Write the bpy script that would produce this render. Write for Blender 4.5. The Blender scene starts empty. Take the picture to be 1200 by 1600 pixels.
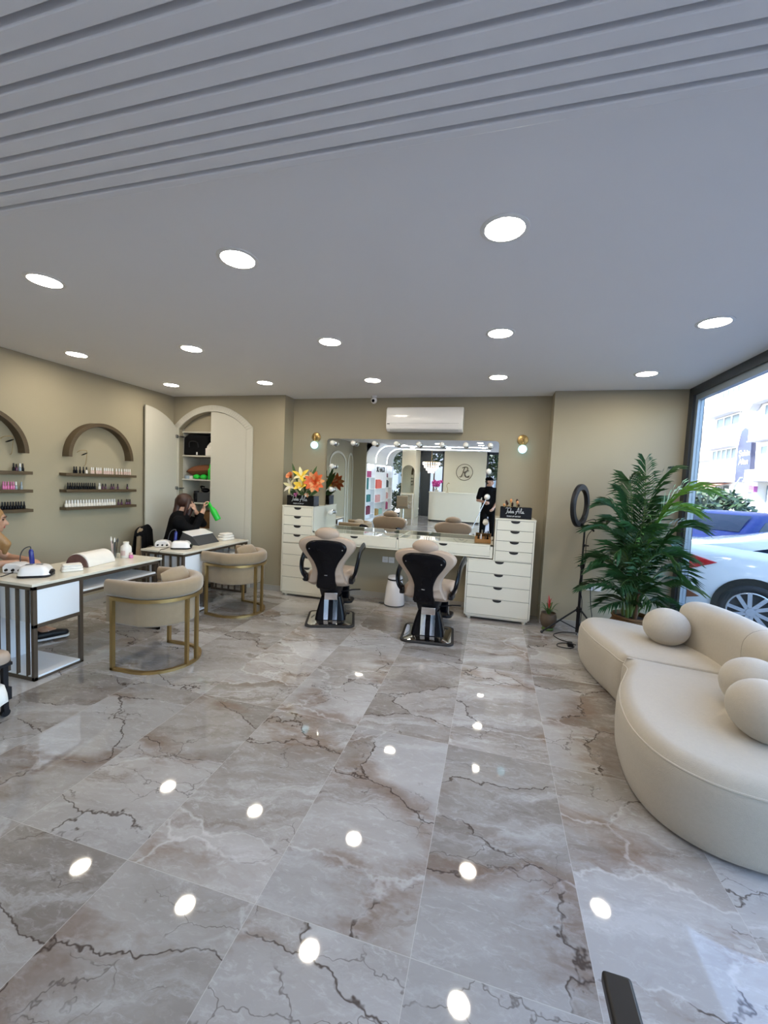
import bpy, bmesh, math, random
from math import sin, cos, pi, radians, sqrt, atan2
from mathutils import Vector, Matrix, noise
random.seed(7)
SC = bpy.context.scene
COL = SC.collection

# ---------------------------------------------------------------- materials
def _nt(name):
    m = bpy.data.materials.new(name); m.use_nodes = True
    nt = m.node_tree
    return m, nt, nt.nodes, nt.links, nt.nodes['Principled BSDF']

def mat(name, col, rough=0.5, metal=0.0, var=0.06, scale=12.0, bump=0.0, bscale=80.0, coat=0.0, emit=0.0, ecol=None, sheen=0.0, spec=0.5, stretch=(1,1,1)):
    m, nt, N, L, P = _nt(name)
    c = (col[0], col[1], col[2], 1)
    tc = N.new('ShaderNodeTexCoord'); mp = N.new('ShaderNodeMapping'); mp.inputs['Scale'].default_value = stretch
    L.new(tc.outputs['Object'], mp.inputs['Vector'])
    nz = N.new('ShaderNodeTexNoise'); nz.inputs['Scale'].default_value = scale; nz.inputs['Detail'].default_value = 4
    L.new(mp.outputs['Vector'], nz.inputs['Vector'])
    mx = N.new('ShaderNodeMix'); mx.data_type = 'RGBA'
    mx.inputs[6].default_value = tuple(max(0, v*(1-var)) for v in col)+(1,)
    mx.inputs[7].default_value = tuple(min(1, v*(1+var)) for v in col)+(1,)
    L.new(nz.outputs['Fac'], mx.inputs[0]); L.new(mx.outputs[2], P.inputs['Base Color'])
    P.inputs['Roughness'].default_value = rough; P.inputs['Metallic'].default_value = metal
    P.inputs['Specular IOR Level'].default_value = spec
    P.inputs['Coat Weight'].default_value = coat; P.inputs['Coat Roughness'].default_value = 0.04
    P.inputs['Sheen Weight'].default_value = sheen
    if emit:
        P.inputs['Emission Strength'].default_value = emit
        P.inputs['Emission Color'].default_value = (ecol or col)+(1,)
    if bump:
        b = N.new('ShaderNodeTexNoise'); b.inputs['Scale'].default_value = bscale; b.inputs['Detail'].default_value = 3
        L.new(mp.outputs['Vector'], b.inputs['Vector'])
        bp = N.new('ShaderNodeBump'); bp.inputs['Strength'].default_value = bump; bp.inputs['Distance'].default_value = 0.004
        L.new(b.outputs['Fac'], bp.inputs['Height']); L.new(bp.outputs['Normal'], P.inputs['Normal'])
    return m

def glass_mat(name, tint=(1,1,1), refl=1.0):
    m = bpy.data.materials.new(name); m.use_nodes = True
    nt = m.node_tree; N, L = nt.nodes, nt.links; N.clear()
    out = N.new('ShaderNodeOutputMaterial'); mix = N.new('ShaderNodeMixShader')
    tr = N.new('ShaderNodeBsdfTransparent'); tr.inputs[0].default_value = tint+(1,)
    gl = N.new('ShaderNodeBsdfGlossy'); gl.inputs['Roughness'].default_value = 0.0
    gl.inputs[0].default_value = (refl, refl, refl, 1)
    fr = N.new('ShaderNodeFresnel'); fr.inputs['IOR'].default_value = 1.45
    ge = N.new('ShaderNodeNewGeometry'); iv = N.new('ShaderNodeMath'); iv.operation = 'SUBTRACT'; iv.inputs[0].default_value = 1
    mu = N.new('ShaderNodeMath'); mu.operation = 'MULTIPLY'       # reflect at the outer faces only
    L.new(ge.outputs['Backfacing'], iv.inputs[1]); L.new(iv.outputs[0], mu.inputs[0]); L.new(fr.outputs[0], mu.inputs[1])
    L.new(mu.outputs[0], mix.inputs[0]); L.new(tr.outputs[0], mix.inputs[1]); L.new(gl.outputs[0], mix.inputs[2])
    L.new(mix.outputs[0], out.inputs['Surface'])
    return m

def emis_mat(name, col, s):
    m = bpy.data.materials.new(name); m.use_nodes = True
    nt = m.node_tree; N, L = nt.nodes, nt.links; N.clear()
    out = N.new('ShaderNodeOutputMaterial'); e = N.new('ShaderNodeEmission')
    e.inputs[0].default_value = col+(1,); e.inputs[1].default_value = s
    L.new(e.outputs[0], out.inputs['Surface'])
    return m

def marble_mat():
    m, nt, N, L, P = _nt('polished_marble_tile')
    def n(t, **k):
        o = N.new(t)
        for a, b in k.items(): setattr(o, a, b)
        return o
    def math_(op, a, b=None, c=None):
        o = n('ShaderNodeMath', operation=op)
        for i, v in enumerate((a, b, c)):
            if v is None: continue
            if isinstance(v, (int, float)): o.inputs[i].default_value = v
            else: L.new(v, o.inputs[i])
        return o.outputs[0]
    def mixc(f, a, b, mode='MIX'):
        o = n('ShaderNodeMix'); o.data_type = 'RGBA'; o.blend_type = mode
        for i, v in ((0, f), (6, a), (7, b)):
            if isinstance(v, (int, float)): o.inputs[i].default_value = v
            elif isinstance(v, tuple): o.inputs[i].default_value = v+(1,)
            else: L.new(v, o.inputs[i])
        return o.outputs[2]
    def ramp(f, a, b):
        o = n('ShaderNodeMapRange', interpolation_type='SMOOTHSTEP'); L.new(f, o.inputs[0])
        o.inputs[1].default_value = a; o.inputs[2].default_value = b
        return o.outputs[0]
    tc = n('ShaderNodeTexCoord'); sp = n('ShaderNodeSeparateXYZ'); L.new(tc.outputs['Object'], sp.inputs[0])
    # tiles are 0.6 m across and 1.2 m deep
    ux = math_('DIVIDE', math_('SUBTRACT', sp.outputs[0], 0.42), 0.597)
    uy = math_('DIVIDE', math_('SUBTRACT', sp.outputs[1], 1.275), 1.2)
    ix, iy = math_('FLOOR', ux), math_('FLOOR', uy)
    fx, fy = math_('FRACT', ux), math_('FRACT', uy)
    cid = n('ShaderNodeCombineXYZ'); L.new(ix, cid.inputs[0]); L.new(iy, cid.inputs[1])
    wn = n('ShaderNodeTexWhiteNoise', noise_dimensions='3D'); L.new(cid.outputs[0], wn.inputs['Vector'])
    off = n('ShaderNodeVectorMath', operation='SCALE'); L.new(wn.outputs['Color'], off.inputs[0]); off.inputs['Scale'].default_value = 37.0
    base = n('ShaderNodeVectorMath', operation='ADD'); L.new(tc.outputs['Object'], base.inputs[0]); L.new(off.outputs[0], base.inputs[1])
    # the drift of the stone runs diagonally
    rot = n('ShaderNodeMapping'); rot.inputs['Rotation'].default_value = (0, 0, radians(-38)); rot.inputs['Scale'].default_value = (0.75, 1.7, 1)
    L.new(base.outputs[0], rot.inputs['Vector'])
    warp = n('ShaderNodeTexNoise'); warp.inputs['Scale'].default_value = 1.7; warp.inputs['Detail'].default_value = 5; warp.inputs['Roughness'].default_value = 0.6
    L.new(rot.outputs[0], warp.inputs['Vector'])
    wc = n('ShaderNodeVectorMath', operation='SUBTRACT'); L.new(warp.outputs['Color'], wc.inputs[0]); wc.inputs[1].default_value = (.5, .5, .5)
    ws = n('ShaderNodeVectorMath', operation='SCALE'); L.new(wc.outputs[0], ws.inputs[0]); ws.inputs['Scale'].default_value = 1.1
    wv = n('ShaderNodeVectorMath', operation='ADD'); L.new(rot.outputs[0], wv.inputs[0]); L.new(ws.outputs[0], wv.inputs[1])
    warp2 = n('ShaderNodeTexNoise'); warp2.inputs['Scale'].default_value = 2.3; warp2.inputs['Detail'].default_value = 5; warp2.inputs['Roughness'].default_value = .62
    L.new(base.outputs[0], warp2.inputs['Vector'])
    wc2 = n('ShaderNodeVectorMath', operation='SUBTRACT'); L.new(warp2.outputs['Color'], wc2.inputs[0]); wc2.inputs[1].default_value = (.5, .5, .5)
    ws2 = n('ShaderNodeVectorMath', operation='SCALE'); L.new(wc2.outputs[0], ws2.inputs[0]); ws2.inputs['Scale'].default_value = .50
    wk = n('ShaderNodeVectorMath', operation='ADD'); L.new(rot.outputs[0], wk.inputs[0]); L.new(ws2.outputs[0], wk.inputs[1])
    stm = n('ShaderNodeMapping'); stm.inputs['Scale'].default_value = (.55, 2.6, 1); L.new(wk.outputs[0], stm.inputs['Vector'])
    def noisev(scale, detail=6, rough=.6, src=wv):
        o = n('ShaderNodeTexNoise'); o.inputs['Scale'].default_value = scale; o.inputs['Detail'].default_value = detail; o.inputs['Roughness'].default_value = rough
        L.new(src.outputs[0], o.inputs['Vector']); return o.outputs['Fac']
    def vor(scale, src=wv):
        o = n('ShaderNodeTexVoronoi', feature='DISTANCE_TO_EDGE'); o.inputs['Scale'].default_value = scale
        L.new(src.outputs[0], o.inputs['Vector']); return o.outputs['Distance']
    def cell(scale):
        o = n('ShaderNodeTexVoronoi', feature='F1'); o.inputs['Scale'].default_value = scale
        L.new(wk.outputs[0], o.inputs['Vector']); q = n('ShaderNodeSeparateColor'); L.new(o.outputs['Color'], q.inputs[0]); return q.outputs[0], q.outputs[1]
    big = noisev(.9, 5, .55); mid = noisev(2.4, 8, .66); fine = noisev(15, 4, .7)
    plate, plate2 = cell(1.2); edge = vor(1.2, wk); edge2 = vor(3.1, wk); streak = noisev(1.7, 8, .68, stm)
    tone0 = math_('ADD', math_('MULTIPLY', plate, .55), math_('MULTIPLY', ramp(big, .32, .68), .45))
    c = mixc(tone0, (.195, .168, .145), (.455, .433, .415))
    c = mixc(math_('MULTIPLY', ramp(mid, .48, .80), .50), c, (.49, .48, .47))
    c = mixc(math_('MULTIPLY', ramp(streak, .50, .66), .55), c, (.53, .525, .52))
    c = mixc(math_('MULTIPLY', math_('SUBTRACT', 1.0, ramp(streak, .34, .46)), .50), c, (.175, .135, .108))
    c = mixc(math_('MULTIPLY', ramp(plate2, .70, .82), .38), c, (.50, .50, .505))
    c = mixc(math_('MULTIPLY', ramp(fine, .50, .76), .34), c, (.66, .66, .67))
    # brown mineral beside some of the cracks
    br = math_('MULTIPLY', math_('MULTIPLY', math_('SUBTRACT', 1.0, ramp(edge, .02, .20)), ramp(noisev(1.1, 4, .6), .50, .62)), ramp(mid, .34, .56))
    c = mixc(math_('MULTIPLY', br, .65), c, (.180, .108, .066))
    # pale seams and dark cracks along the plates
    seam = ramp(noisev(1.4, 3, .5), .44, .56)
    pv = math_('MULTIPLY', math_('SUBTRACT', 1.0, ramp(edge, .0, .022)), math_('SUBTRACT', 1.0, seam))
    c = mixc(math_('MULTIPLY', pv, .35), c, (.70, .69, .685))
    dk = math_('MULTIPLY', math_('SUBTRACT', 1.0, ramp(edge, .0, .012)), seam)
    c = mixc(math_('MULTIPLY', dk, .90), c, (.060, .042, .032))
    dk2 = math_('MULTIPLY', math_('SUBTRACT', 1.0, ramp(edge2, .0, .016)), ramp(noisev(1.9, 3, .5), .50, .62))
    c = mixc(math_('MULTIPLY', dk2, .62), c, (.085, .065, .055))
    # every tile is cut from another part of the slab: a slight tone change
    tone = math_('ADD', math_('MULTIPLY', wn.outputs['Value'], .30), .83)
    hs = n('ShaderNodeHueSaturation'); L.new(c, hs.inputs['Color']); L.new(tone, hs.inputs['Value'])
    c = hs.outputs['Color']
    # joints
    ex = math_('MINIMUM', fx, math_('SUBTRACT', 1.0, fx)); ey = math_('MINIMUM', fy, math_('SUBTRACT', 1.0, fy))
    gx = math_('LESS_THAN', ex, .0022); gy = math_('LESS_THAN', ey, .0011)
    g = math_('MAXIMUM', gx, gy)
    c = mixc(math_('MULTIPLY', g, .45), c, (.60, .57, .54))
    L.new(c, P.inputs['Base Color'])
    P.inputs['Roughness'].default_value = 0.035
    P.inputs['Specular IOR Level'].default_value = 0.62
    return m

WALLC = (.365, .322, .232)
M = {}
M['wall'] = mat('beige_wall_paint', WALLC, .75, var=.03, scale=3, bump=.08, bscale=160)
M['ceil'] = mat('white_ceiling_paint', (.86, .855, .87), .85, var=.015, scale=2)
M['slat'] = mat('white_slat_panel', (.82, .815, .83), .6, var=.02, scale=3)
M['floor'] = marble_mat()
M['base'] = mat('grey_skirting', (.38, .36, .33), .35, var=.08, scale=6)
M['white'] = mat('white_lacquer', (.80, .765, .64), .30, var=.02, scale=4)
M['whitec'] = mat('cool_white_panel', (.80, .82, .85), .35, var=.02, scale=4)
M['door'] = mat('pale_greige_door', (.58, .56, .49), .45, var=.02, scale=4)
M['dark'] = mat('dark_gap', (.012, .011, .010), .6)
M['black'] = mat('black_plastic', (.009, .009, .011), .42, var=.2, spec=.3)
M['blackg'] = mat('black_gloss', (.004, .004, .006), .22, var=.1, spec=.16)
M['blackfab'] = mat('black_cloth', (.006, .006, .007), .95, var=.3, scale=30, bump=.2, bscale=200, spec=.12)
M['frame'] = mat('anthracite_aluminium', (.045, .052, .062), .4, .3, var=.1)
M['framelt'] = mat('grey_aluminium', (.30, .36, .42), .35, .4, var=.05)
M['bronze'] = mat('bronze_steel', (.105, .078, .055), .42, .45, var=.12, scale=20)
M['gold'] = mat('brushed_gold', (.38, .255, .10), .34, .8, var=.08, scale=30)
M['marbtop'] = mat('cream_marble_top', (.70, .655, .55), .18, var=.10, scale=7)
M['velvet'] = mat('taupe_velvet', (.275, .200, .118), .85, var=.12, scale=18, bump=.15, bscale=220, sheen=.5)
M['leather'] = mat('taupe_leather', (.41, .315, .245), .48, var=.07, scale=14, bump=.12, bscale=120)
M['boucle'] = mat('cream_boucle', (.475, .425, .345), .95, var=.07, scale=60, bump=.5, bscale=330, sheen=.3)
M['chrome'] = mat('chrome', (.72, .72, .72), .08, 1.0, var=.02)
M['steel'] = mat('dark_steel', (.30, .29, .28), .25, .9, var=.1)
M['rubber'] = mat('black_rubber', (.02, .018, .017), .7, var=.2)
M['wood'] = mat('dark_walnut', (.085, .058, .030), .5, var=.25, scale=14, stretch=(6, 1, 6))
M['glass'] = glass_mat('clear_glass', (.96, .98, .98))
M['wglass'] = glass_mat('window_glass', (.95, .98, 1.0), .55)
M['mirror'] = mat('mirror_silver', (.93, .95, .93), .0, 1.0, var=.005)
M['lamp'] = emis_mat('downlight_glow', (1.0, .90, .74), 40.0)
M['lamprim'] = mat('white_lamp_rim', (.80, .79, .77), .4, var=.02)
M['globe'] = emis_mat('cool_globe_glow', (.45, .87, 1.0), .9)
M['opal'] = mat('opal_glass', (.85, .84, .80), .15, var=.02, coat=.5)
M['led'] = emis_mat('led_strip_glow', (.78, .86, 1.0), 7.0)
M['crystal'] = emis_mat('crystal_glow', (1.0, .93, .85), 1.2)
M['acgrey'] = mat('light_grey_plastic', (.52, .52, .52), .3, var=.02)
M['ac'] = mat('white_plastic', (.80, .79, .78), .14, var=.01, coat=.3)
M['wplastic'] = mat('white_gloss_plastic', (.82, .80, .80), .2, var=.02, coat=.4)
M['offwhite'] = mat('warm_white_plastic', (.78, .74, .68), .35, var=.03)
M['towel'] = mat('white_terry', (.80, .77, .71), .95, var=.06, scale=40, bump=.5, bscale=200)
M['greyp'] = mat('grey_plastic', (.045, .048, .055), .5, var=.1)
M['blue'] = mat('navy_blue_plastic', (.02, .03, .22), .25, var=.1)
M['green'] = mat('bright_green_plastic', (.02, .55, .05), .3, var=.05)
M['skin'] = mat('skin', (.60, .35, .25), .5, var=.06, scale=20)
M['skin2'] = mat('tan_skin', (.48, .27, .18), .5, var=.06, scale=20)
M['hairb'] = mat('dark_auburn_hair', (.045, .017, .012), .45, var=.5, scale=30, stretch=(8, 8, .6))
M['hairblond'] = mat('blond_hair', (.33, .185, .075), .45, var=.35, scale=30, stretch=(8, 8, .6))
M['hairk'] = mat('black_hair', (.012, .010, .009), .5, var=.4, scale=30)
M['lips'] = mat('lips', (.45, .12, .11), .45)
M['eye'] = mat('dark_eye', (.02, .015, .012), .2)
M['navy'] = mat('navy_cloth', (.012, .018, .09), .9, var=.2, scale=40)
M['mustard'] = mat('mustard_cloth', (.46, .27, .09), .9, var=.1, scale=40)
M['basket'] = mat('woven_brown_basket', (.17, .085, .03), .8, var=.35, scale=30, bump=.6, bscale=60)
M['rust'] = mat('rust_cloth', (.16, .055, .02), .9, var=.15, scale=30)
M['tray'] = mat('grey_green_reflection_tone', (.20, .20, .165), .3, var=.1)  # reflection in the counter glass put into this colour
M['basket2'] = mat('honey_wood', (.36, .17, .045), .5, var=.2, scale=20)
M['soil'] = mat('soil', (.03, .02, .012), .95, var=.4, scale=40)
M['palmleaf'] = mat('palm_leaf_green', (.022, .080, .022), .42, var=.45, scale=5)
M['palmbacklit'] = mat('backlit_palm_leaf', (.095, .24, .035), .42, var=.3, scale=5)  # brighter copy of the leaf green, backlight painted in
M['palmstem'] = mat('palm_stem_green', (.10, .17, .04), .5, var=.2)
M['palmbrown'] = mat('palm_brown_sheath', (.10, .055, .03), .7, var=.3)
M['pot'] = mat('brown_clay_pot', (.10, .07, .045), .6, var=.2)
M['redflower'] = mat('red_bract', (.50, .03, .03), .5, var=.2)
M['orange'] = mat('orange_petal', (.72, .13, .03), .5, var=.35, scale=9)
M['peach'] = mat('peach_petal', (.75, .33, .13), .5, var=.3, scale=9)
M['yellow'] = mat('yellow_petal', (.80, .56, .05), .5, var=.15, scale=9)
M['creamp'] = mat('cream_petal', (.78, .72, .42), .5, var=.15, scale=9)
M['whitep'] = mat('white_petal', (.80, .76, .66), .5, var=.1, scale=9)
M['pink'] = mat('pink_petal', (.55, .06, .28), .5, var=.2)
M['leaf'] = mat('broad_leaf', (.055, .12, .03), .45, var=.3)
M['boxblack'] = mat('black_acrylic', (.006, .006, .008), .2, var=.1, spec=.35)
M['letter'] = mat('white_lettering', (.75, .75, .75), .5)
M['letterk'] = mat('black_lettering', (.02, .02, .02), .5)
M['caroxide'] = mat('white_car_paint', (.72, .77, .82), .22, var=.01, coat=1.0)
M['carblue'] = mat('blue_car_paint', (.008, .022, .13), .5, .0, var=.05, coat=0.0, spec=.2)
M['cardark'] = mat('dark_car_paint', (.02, .022, .03), .2, .3, var=.05, coat=1.0)
M['carglass'] = mat('tinted_car_glass', (.010, .018, .035), .15, var=.05, spec=.08)
M['tail'] = mat('red_tail_light', (.50, .01, .02), .1, var=.1, coat=1.0)
M['amber'] = mat('amber_reflector', (.16, .05, .02), .2, var=.2)
M['tyre'] = mat('tyre_rubber', (.018, .02, .024), .75, var=.2)
M['alloy'] = mat('machined_alloy', (.62, .65, .70), .25, .8, var=.05)
M['facade'] = mat('white_facade_render', (.80, .79, .77), .8, var=.03, scale=.5)
M['facade2'] = mat('grey_facade_render', (.33, .34, .38), .8, var=.06, scale=.5)
M['fwin'] = mat('facade_window_glass', (.12, .16, .19), .35, var=.25, scale=.7)
M['fwing'] = mat('green_facade_glass', (.22, .42, .42), .1, var=.25, scale=.7)
M['brick'] = mat('terracotta_awning', (.34, .17, .13), .8, var=.1)
M['asphalt'] = mat('asphalt', (.20, .20, .205), .9, var=.15, scale=4)
M['pave'] = mat('pavement', (.34, .33, .32), .85, var=.1, scale=3)
M['hedge'] = mat('hedge_leaf', (.018, .042, .016), .5, var=.5, scale=3)
M['plaster'] = mat('cream_reception', (.68, .62, .47), .45, var=.02)
M['signblue'] = mat('dark_sign_panel', (.02, .025, .065), .4, var=.2, scale=2)
M['pinksign'] = mat('pink_sign', (.42, .12, .38), .5)

# ---------------------------------------------------------------- mesh builder
class MB:
    def __init__(s): s.v = []; s.f = []; s.m = []; s.cur = 0
    def mi(s, i): s.cur = i; return s
    def add(s, vs, fs):
        k = len(s.v); s.v += [tuple(v) for v in vs]
        for f in fs: s.f.append(tuple(i+k for i in f)); s.m.append(s.cur)
        return s
    def box(s, a, b):
        x0, y0, z0 = a; x1, y1, z1 = b
        x0, x1 = min(x0, x1), max(x0, x1); y0, y1 = min(y0, y1), max(y0, y1); z0, z1 = min(z0, z1), max(z0, z1)
        return s.add([(x0,y0,z0),(x1,y0,z0),(x1,y1,z0),(x0,y1,z0),(x0,y0,z1),(x1,y0,z1),(x1,y1,z1),(x0,y1,z1)],
                     [(0,3,2,1),(4,5,6,7),(0,1,5,4),(1,2,6,5),(2,3,7,6),(3,0,4,7)])
    def obox(s, c, size, R=None):
        hx, hy, hz = size[0]/2, size[1]/2, size[2]/2
        vs = [Vector(p) for p in [(-hx,-hy,-hz),(hx,-hy,-hz),(hx,hy,-hz),(-hx,hy,-hz),(-hx,-hy,hz),(hx,-hy,hz),(hx,hy,hz),(-hx,hy,hz)]]
        if R: vs = [R @ v for v in vs]
        return s.add([v+Vector(c) for v in vs], [(0,3,2,1),(4,5,6,7),(0,1,5,4),(1,2,6,5),(2,3,7,6),(3,0,4,7)])
    def bar(s, p, q, w, h=None):
        h = h or w; p, q = Vector(p), Vector(q); d = q-p; L = d.length; z = d.normalized()
        up = Vector((0,0,1)) if abs(z.z) < .95 else Vector((0,1,0))
        x = up.cross(z).normalized(); y = z.cross(x)
        return s.obox((p+q)/2, (w, h, L), Matrix((x, y, z)).transposed())
    def tube(s, pts, r, n=8, closed=False, cap=True):
        pts = [Vector(p) for p in pts]; N = len(pts)
        rs = r if isinstance(r, (list, tuple)) else [r]*N
        ring = []; prev = None
        for i, p in enumerate(pts):
            a = pts[(i-1) % N] if (closed or i > 0) else p
            b = pts[(i+1) % N] if (closed or i < N-1) else p
            t = (b-a).normalized() if (b-a).length > 1e-9 else Vector((0,0,1))
            if prev is None:
                u = t.orthogonal().normalized()
            else:
                u = prev - t*prev.dot(t)
                u = u.normalized() if u.length > 1e-6 else t.orthogonal().normalized()
            prev = u; w = t.cross(u)
            ring.append([p+(u*cos(2*pi*k/n)+w*sin(2*pi*k/n))*rs[i] for k in range(n)])
        vs = [v for rg in ring for v in rg]; fs = []
        for i in range(N if closed else N-1):
            j = (i+1) % N
            for k in range(n):
                l = (k+1) % n; fs.append((i*n+k, i*n+l, j*n+l, j*n+k))
        if cap and not closed:
            fs.append(tuple(reversed(range(n)))); fs.append(tuple((N-1)*n+k for k in range(n)))
        return s.add(vs, fs)
    def cyl(s, p, q, r0, r1=None, n=20): return s.tube([p, q], [r0, r0 if r1 is None else r1], n)
    def lathe(s, prof, c=(0,0,0), n=28, sx=1, sy=1, R=None):
        vs = []; fs = []; c = Vector(c); k = len(prof)
        for r, z in prof:
            for i in range(n):
                a = 2*pi*i/n; v = Vector((r*cos(a)*sx, r*sin(a)*sy, z))
                vs.append((R @ v if R else v)+c)
        for j in range(k-1):
            for i in range(n):
                l = (i+1) % n; fs.append((j*n+i, j*n+l, (j+1)*n+l, (j+1)*n+i))
        if prof[0][0] > 1e-6: fs.append(tuple(reversed(range(n))))
        if prof[-1][0] > 1e-6: fs.append(tuple((k-1)*n+i for i in range(n)))
        return s.add(vs, fs)
    def ell(s, c, rad, n=18, m=12, R=None):
        vs = []; fs = []; c = Vector(c)
        for j in range(1, m):
            t = pi*j/m
            for i in range(n):
                a = 2*pi*i/n; v = Vector((rad[0]*sin(t)*cos(a), rad[1]*sin(t)*sin(a), rad[2]*cos(t)))
                vs.append((R @ v if R else v)+c)
        top = Vector((0,0,rad[2])); vs.append((R @ top if R else top)+c); vs.append((R @ -top if R else -top)+c)
        T, B = len(vs)-2, len(vs)-1
        for i in range(n):
            l = (i+1) % n; fs.append((T, i, l)); fs.append((B, (m-2)*n+l, (m-2)*n+i))
        for j in range(m-2):
            for i in range(n):
                l = (i+1) % n; fs.append((j*n+i, (j+1)*n+i, (j+1)*n+l, j*n+l))
        return s.add(vs, fs)
    def prism(s, pts, a, b, ax='z'):
        # outline in the plane across AX, from a to b along AX
        def P(u, v, w): return {'z': (u, v, w), 'y': (u, w, v), 'x': (w, u, v)}[ax]
        n = len(pts)
        vs = [P(u, v, a) for u, v in pts]+[P(u, v, b) for u, v in pts]
        fs = [tuple(reversed(range(n))), tuple(range(n, 2*n))]
        for i in range(n):
            j = (i+1) % n; fs.append((i, j, n+j, n+i))
        return s.add(vs, fs)
    def torus(s, c, R, r, axis='z', n=32, m=8, sx=1, sy=1):
        pts = []
        for i in range(n):
            a = 2*pi*i/n; u, v = R*cos(a)*sx, R*sin(a)*sy
            pts.append(Vector(c)+Vector({'z': (u, v, 0), 'y': (u, 0, v), 'x': (0, u, v)}[axis]))
        return s.tube(pts, r, m, closed=True)
    def loft(s, rings, cap=True, closed=True):
        n = len(rings[0]); vs = [p for r in rings for p in r]; fs = []
        for i in range(len(rings)-1):
            for k in range(n if closed else n-1):
                l = (k+1) % n; fs.append((i*n+k, i*n+l, (i+1)*n+l, (i+1)*n+k))
        if cap and closed: fs.append(tuple(reversed(range(n)))); fs.append(tuple((len(rings)-1)*n+k for k in range(n)))
        return s.add(vs, fs)
    def mesh(s, name, mats):
        me = bpy.data.meshes.new(name); me.from_pydata(s.v, [], s.f)
        for m in (mats if isinstance(mats, (list, tuple)) else [mats]): me.materials.append(m)
        me.polygons.foreach_set('material_index', s.m)
        bm = bmesh.new(); bm.from_mesh(me); bmesh.ops.recalc_face_normals(bm, faces=bm.faces); bm.to_mesh(me); bm.free()
        return me
    def build(s, name, mats, parent=None, loc=(0,0,0), rot=None, bevel=0, seg=2, smooth=True, ang=38, sub=0):
        me = s.mesh(name, mats)
        if smooth:
            me.shade_smooth(); me.set_sharp_from_angle(angle=radians(ang))
        o = bpy.data.objects.new(name, me); COL.objects.link(o)
        o.location = loc
        if rot is not None: o.rotation_euler = rot
        if parent: o.parent = parent
        if bevel:
            b = o.modifiers.new('bevel', 'BEVEL'); b.width = bevel; b.segments = seg; b.limit_method = 'ANGLE'; b.angle_limit = radians(35)
        if sub:
            b = o.modifiers.new('sub', 'SUBSURF'); b.levels = sub; b.render_levels = sub
        return o

def tag(o, label=None, cat=None, group=None, kind=None):
    if label: o['label'] = label
    if cat: o['category'] = cat
    if group: o['group'] = group
    if kind: o['kind'] = kind
    return o
def thing(name, label, cat, loc=(0,0,0), rz=0.0, group=None):
    o = bpy.data.objects.new(name, None); COL.objects.link(o)
    o.location = loc; o.rotation_euler = (0, 0, rz); o.empty_display_size = .05
    return tag(o, label, cat, group)
def copy_tree(o, loc=None, rz=None, label=None, group=None):
    c = o.copy(); COL.objects.link(c)
    for ch in o.children:
        d = ch.copy(); COL.objects.link(d); d.parent = c
        for g in ch.children:
            e = g.copy(); COL.objects.link(e); e.parent = d
    if loc: c.location = loc
    if rz is not None: c.rotation_euler = (0, 0, rz)
    if label: c['label'] = label
    if group: c['group'] = group
    return c
def stem_of(s): return s.rsplit('.', 1)[0] if s.rsplit('.', 1)[-1].isdigit() else s
def struct(o): o['kind'] = 'structure'; return o
def box_obj(name, a, b, m, parent=None, bevel=0):
    return MB().box(a, b).build(name, m, parent, bevel=bevel, smooth=bool(bevel))

def catmull(pts, per=8, closed=True):
    P = [Vector(p) for p in pts]; n = len(P); out = []
    for i in range(n if closed else n-1):
        if closed: a, b, c, d = P[i-1], P[i], P[(i+1) % n], P[(i+2) % n]
        else: a, b, c, d = P[max(i-1, 0)], P[i], P[i+1], P[min(i+2, n-1)]
        for k in range(per):
            t = k/per
            out.append(.5*((2*b)+(c-a)*t+(2*a-5*b+4*c-d)*t*t+(3*b-a-3*c+d)*t**3))
    if not closed: out.append(P[-1])
    return out
def arc(cx, cy, r, a0, a1, n=16, ry=None):
    ry = r if ry is None else ry
    return [(cx+r*cos(radians(a0+(a1-a0)*i/n)), cy+ry*sin(radians(a0+(a1-a0)*i/n))) for i in range(n+1)]
def rrect(x0, y0, x1, y1, r, n=5):
    return arc(x1-r, y1-r, r, 0, 90, n)+arc(x0+r, y1-r, r, 90, 180, n)+arc(x0+r, y0+r, r, 180, 270, n)+arc(x1-r, y0+r, r, 270, 360, n)
ORD = ['first', 'second', 'third', 'fourth', 'fifth', 'sixth', 'seventh', 'eighth', 'ninth', 'tenth', 'eleventh', 'twelfth', 'thirteenth',
       'fourteenth', 'fifteenth', 'sixteenth', 'seventeenth', 'eighteenth', 'nineteenth', 'twentieth', 'twenty-first', 'twenty-second']
SKY, SUN, EXPO = 0.53, 8.0, 1.4
# ---------------------------------------------------------------- the room
ZC = 2.77; XL, XR = -4.73, 2.02; YC, YA, YB = 5.20, 5.46, -6.40     # closet/pier wall, alcove wall, street front behind
struct(box_obj('floor', (XL-.2, YB-.1, -.12), (XR+.12, 5.95, 0), M['floor']))
cl = MB().box((XL-.2, 1.386, ZC), (XR+.12, 5.95, ZC+.2)).box((XL-.2, YB-.1, ZC), (XR+.12, .20, ZC+.2))
struct(cl.build('ceiling', M['ceil'], smooth=False))
# grooved panel over the entrance: boards with gaps between, a little lower than the plain ceiling
gp = MB(); gp.box((XL-.2, .20, ZC-.020), (XR+.12, 1.386, ZC+.2))

step = .0672
ys = [1.345-step*i for i in range(17)]
prev = 1.386
for y in ys:
    gp.box((XL-.02, y+.009, ZC-.058), (XR+.0, prev, ZC-.020)); prev = y-.009
gp.box((XL-.02, .20, ZC-.058), (XR, prev, ZC-.020))
struct(gp.build('ceiling_slat_panel', M['slat'], smooth=False, bevel=.004))
struct(box_obj('wall_left', (XL-.2, YB, 0), (XL, 5.95, ZC+.1), M['wall']))
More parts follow.
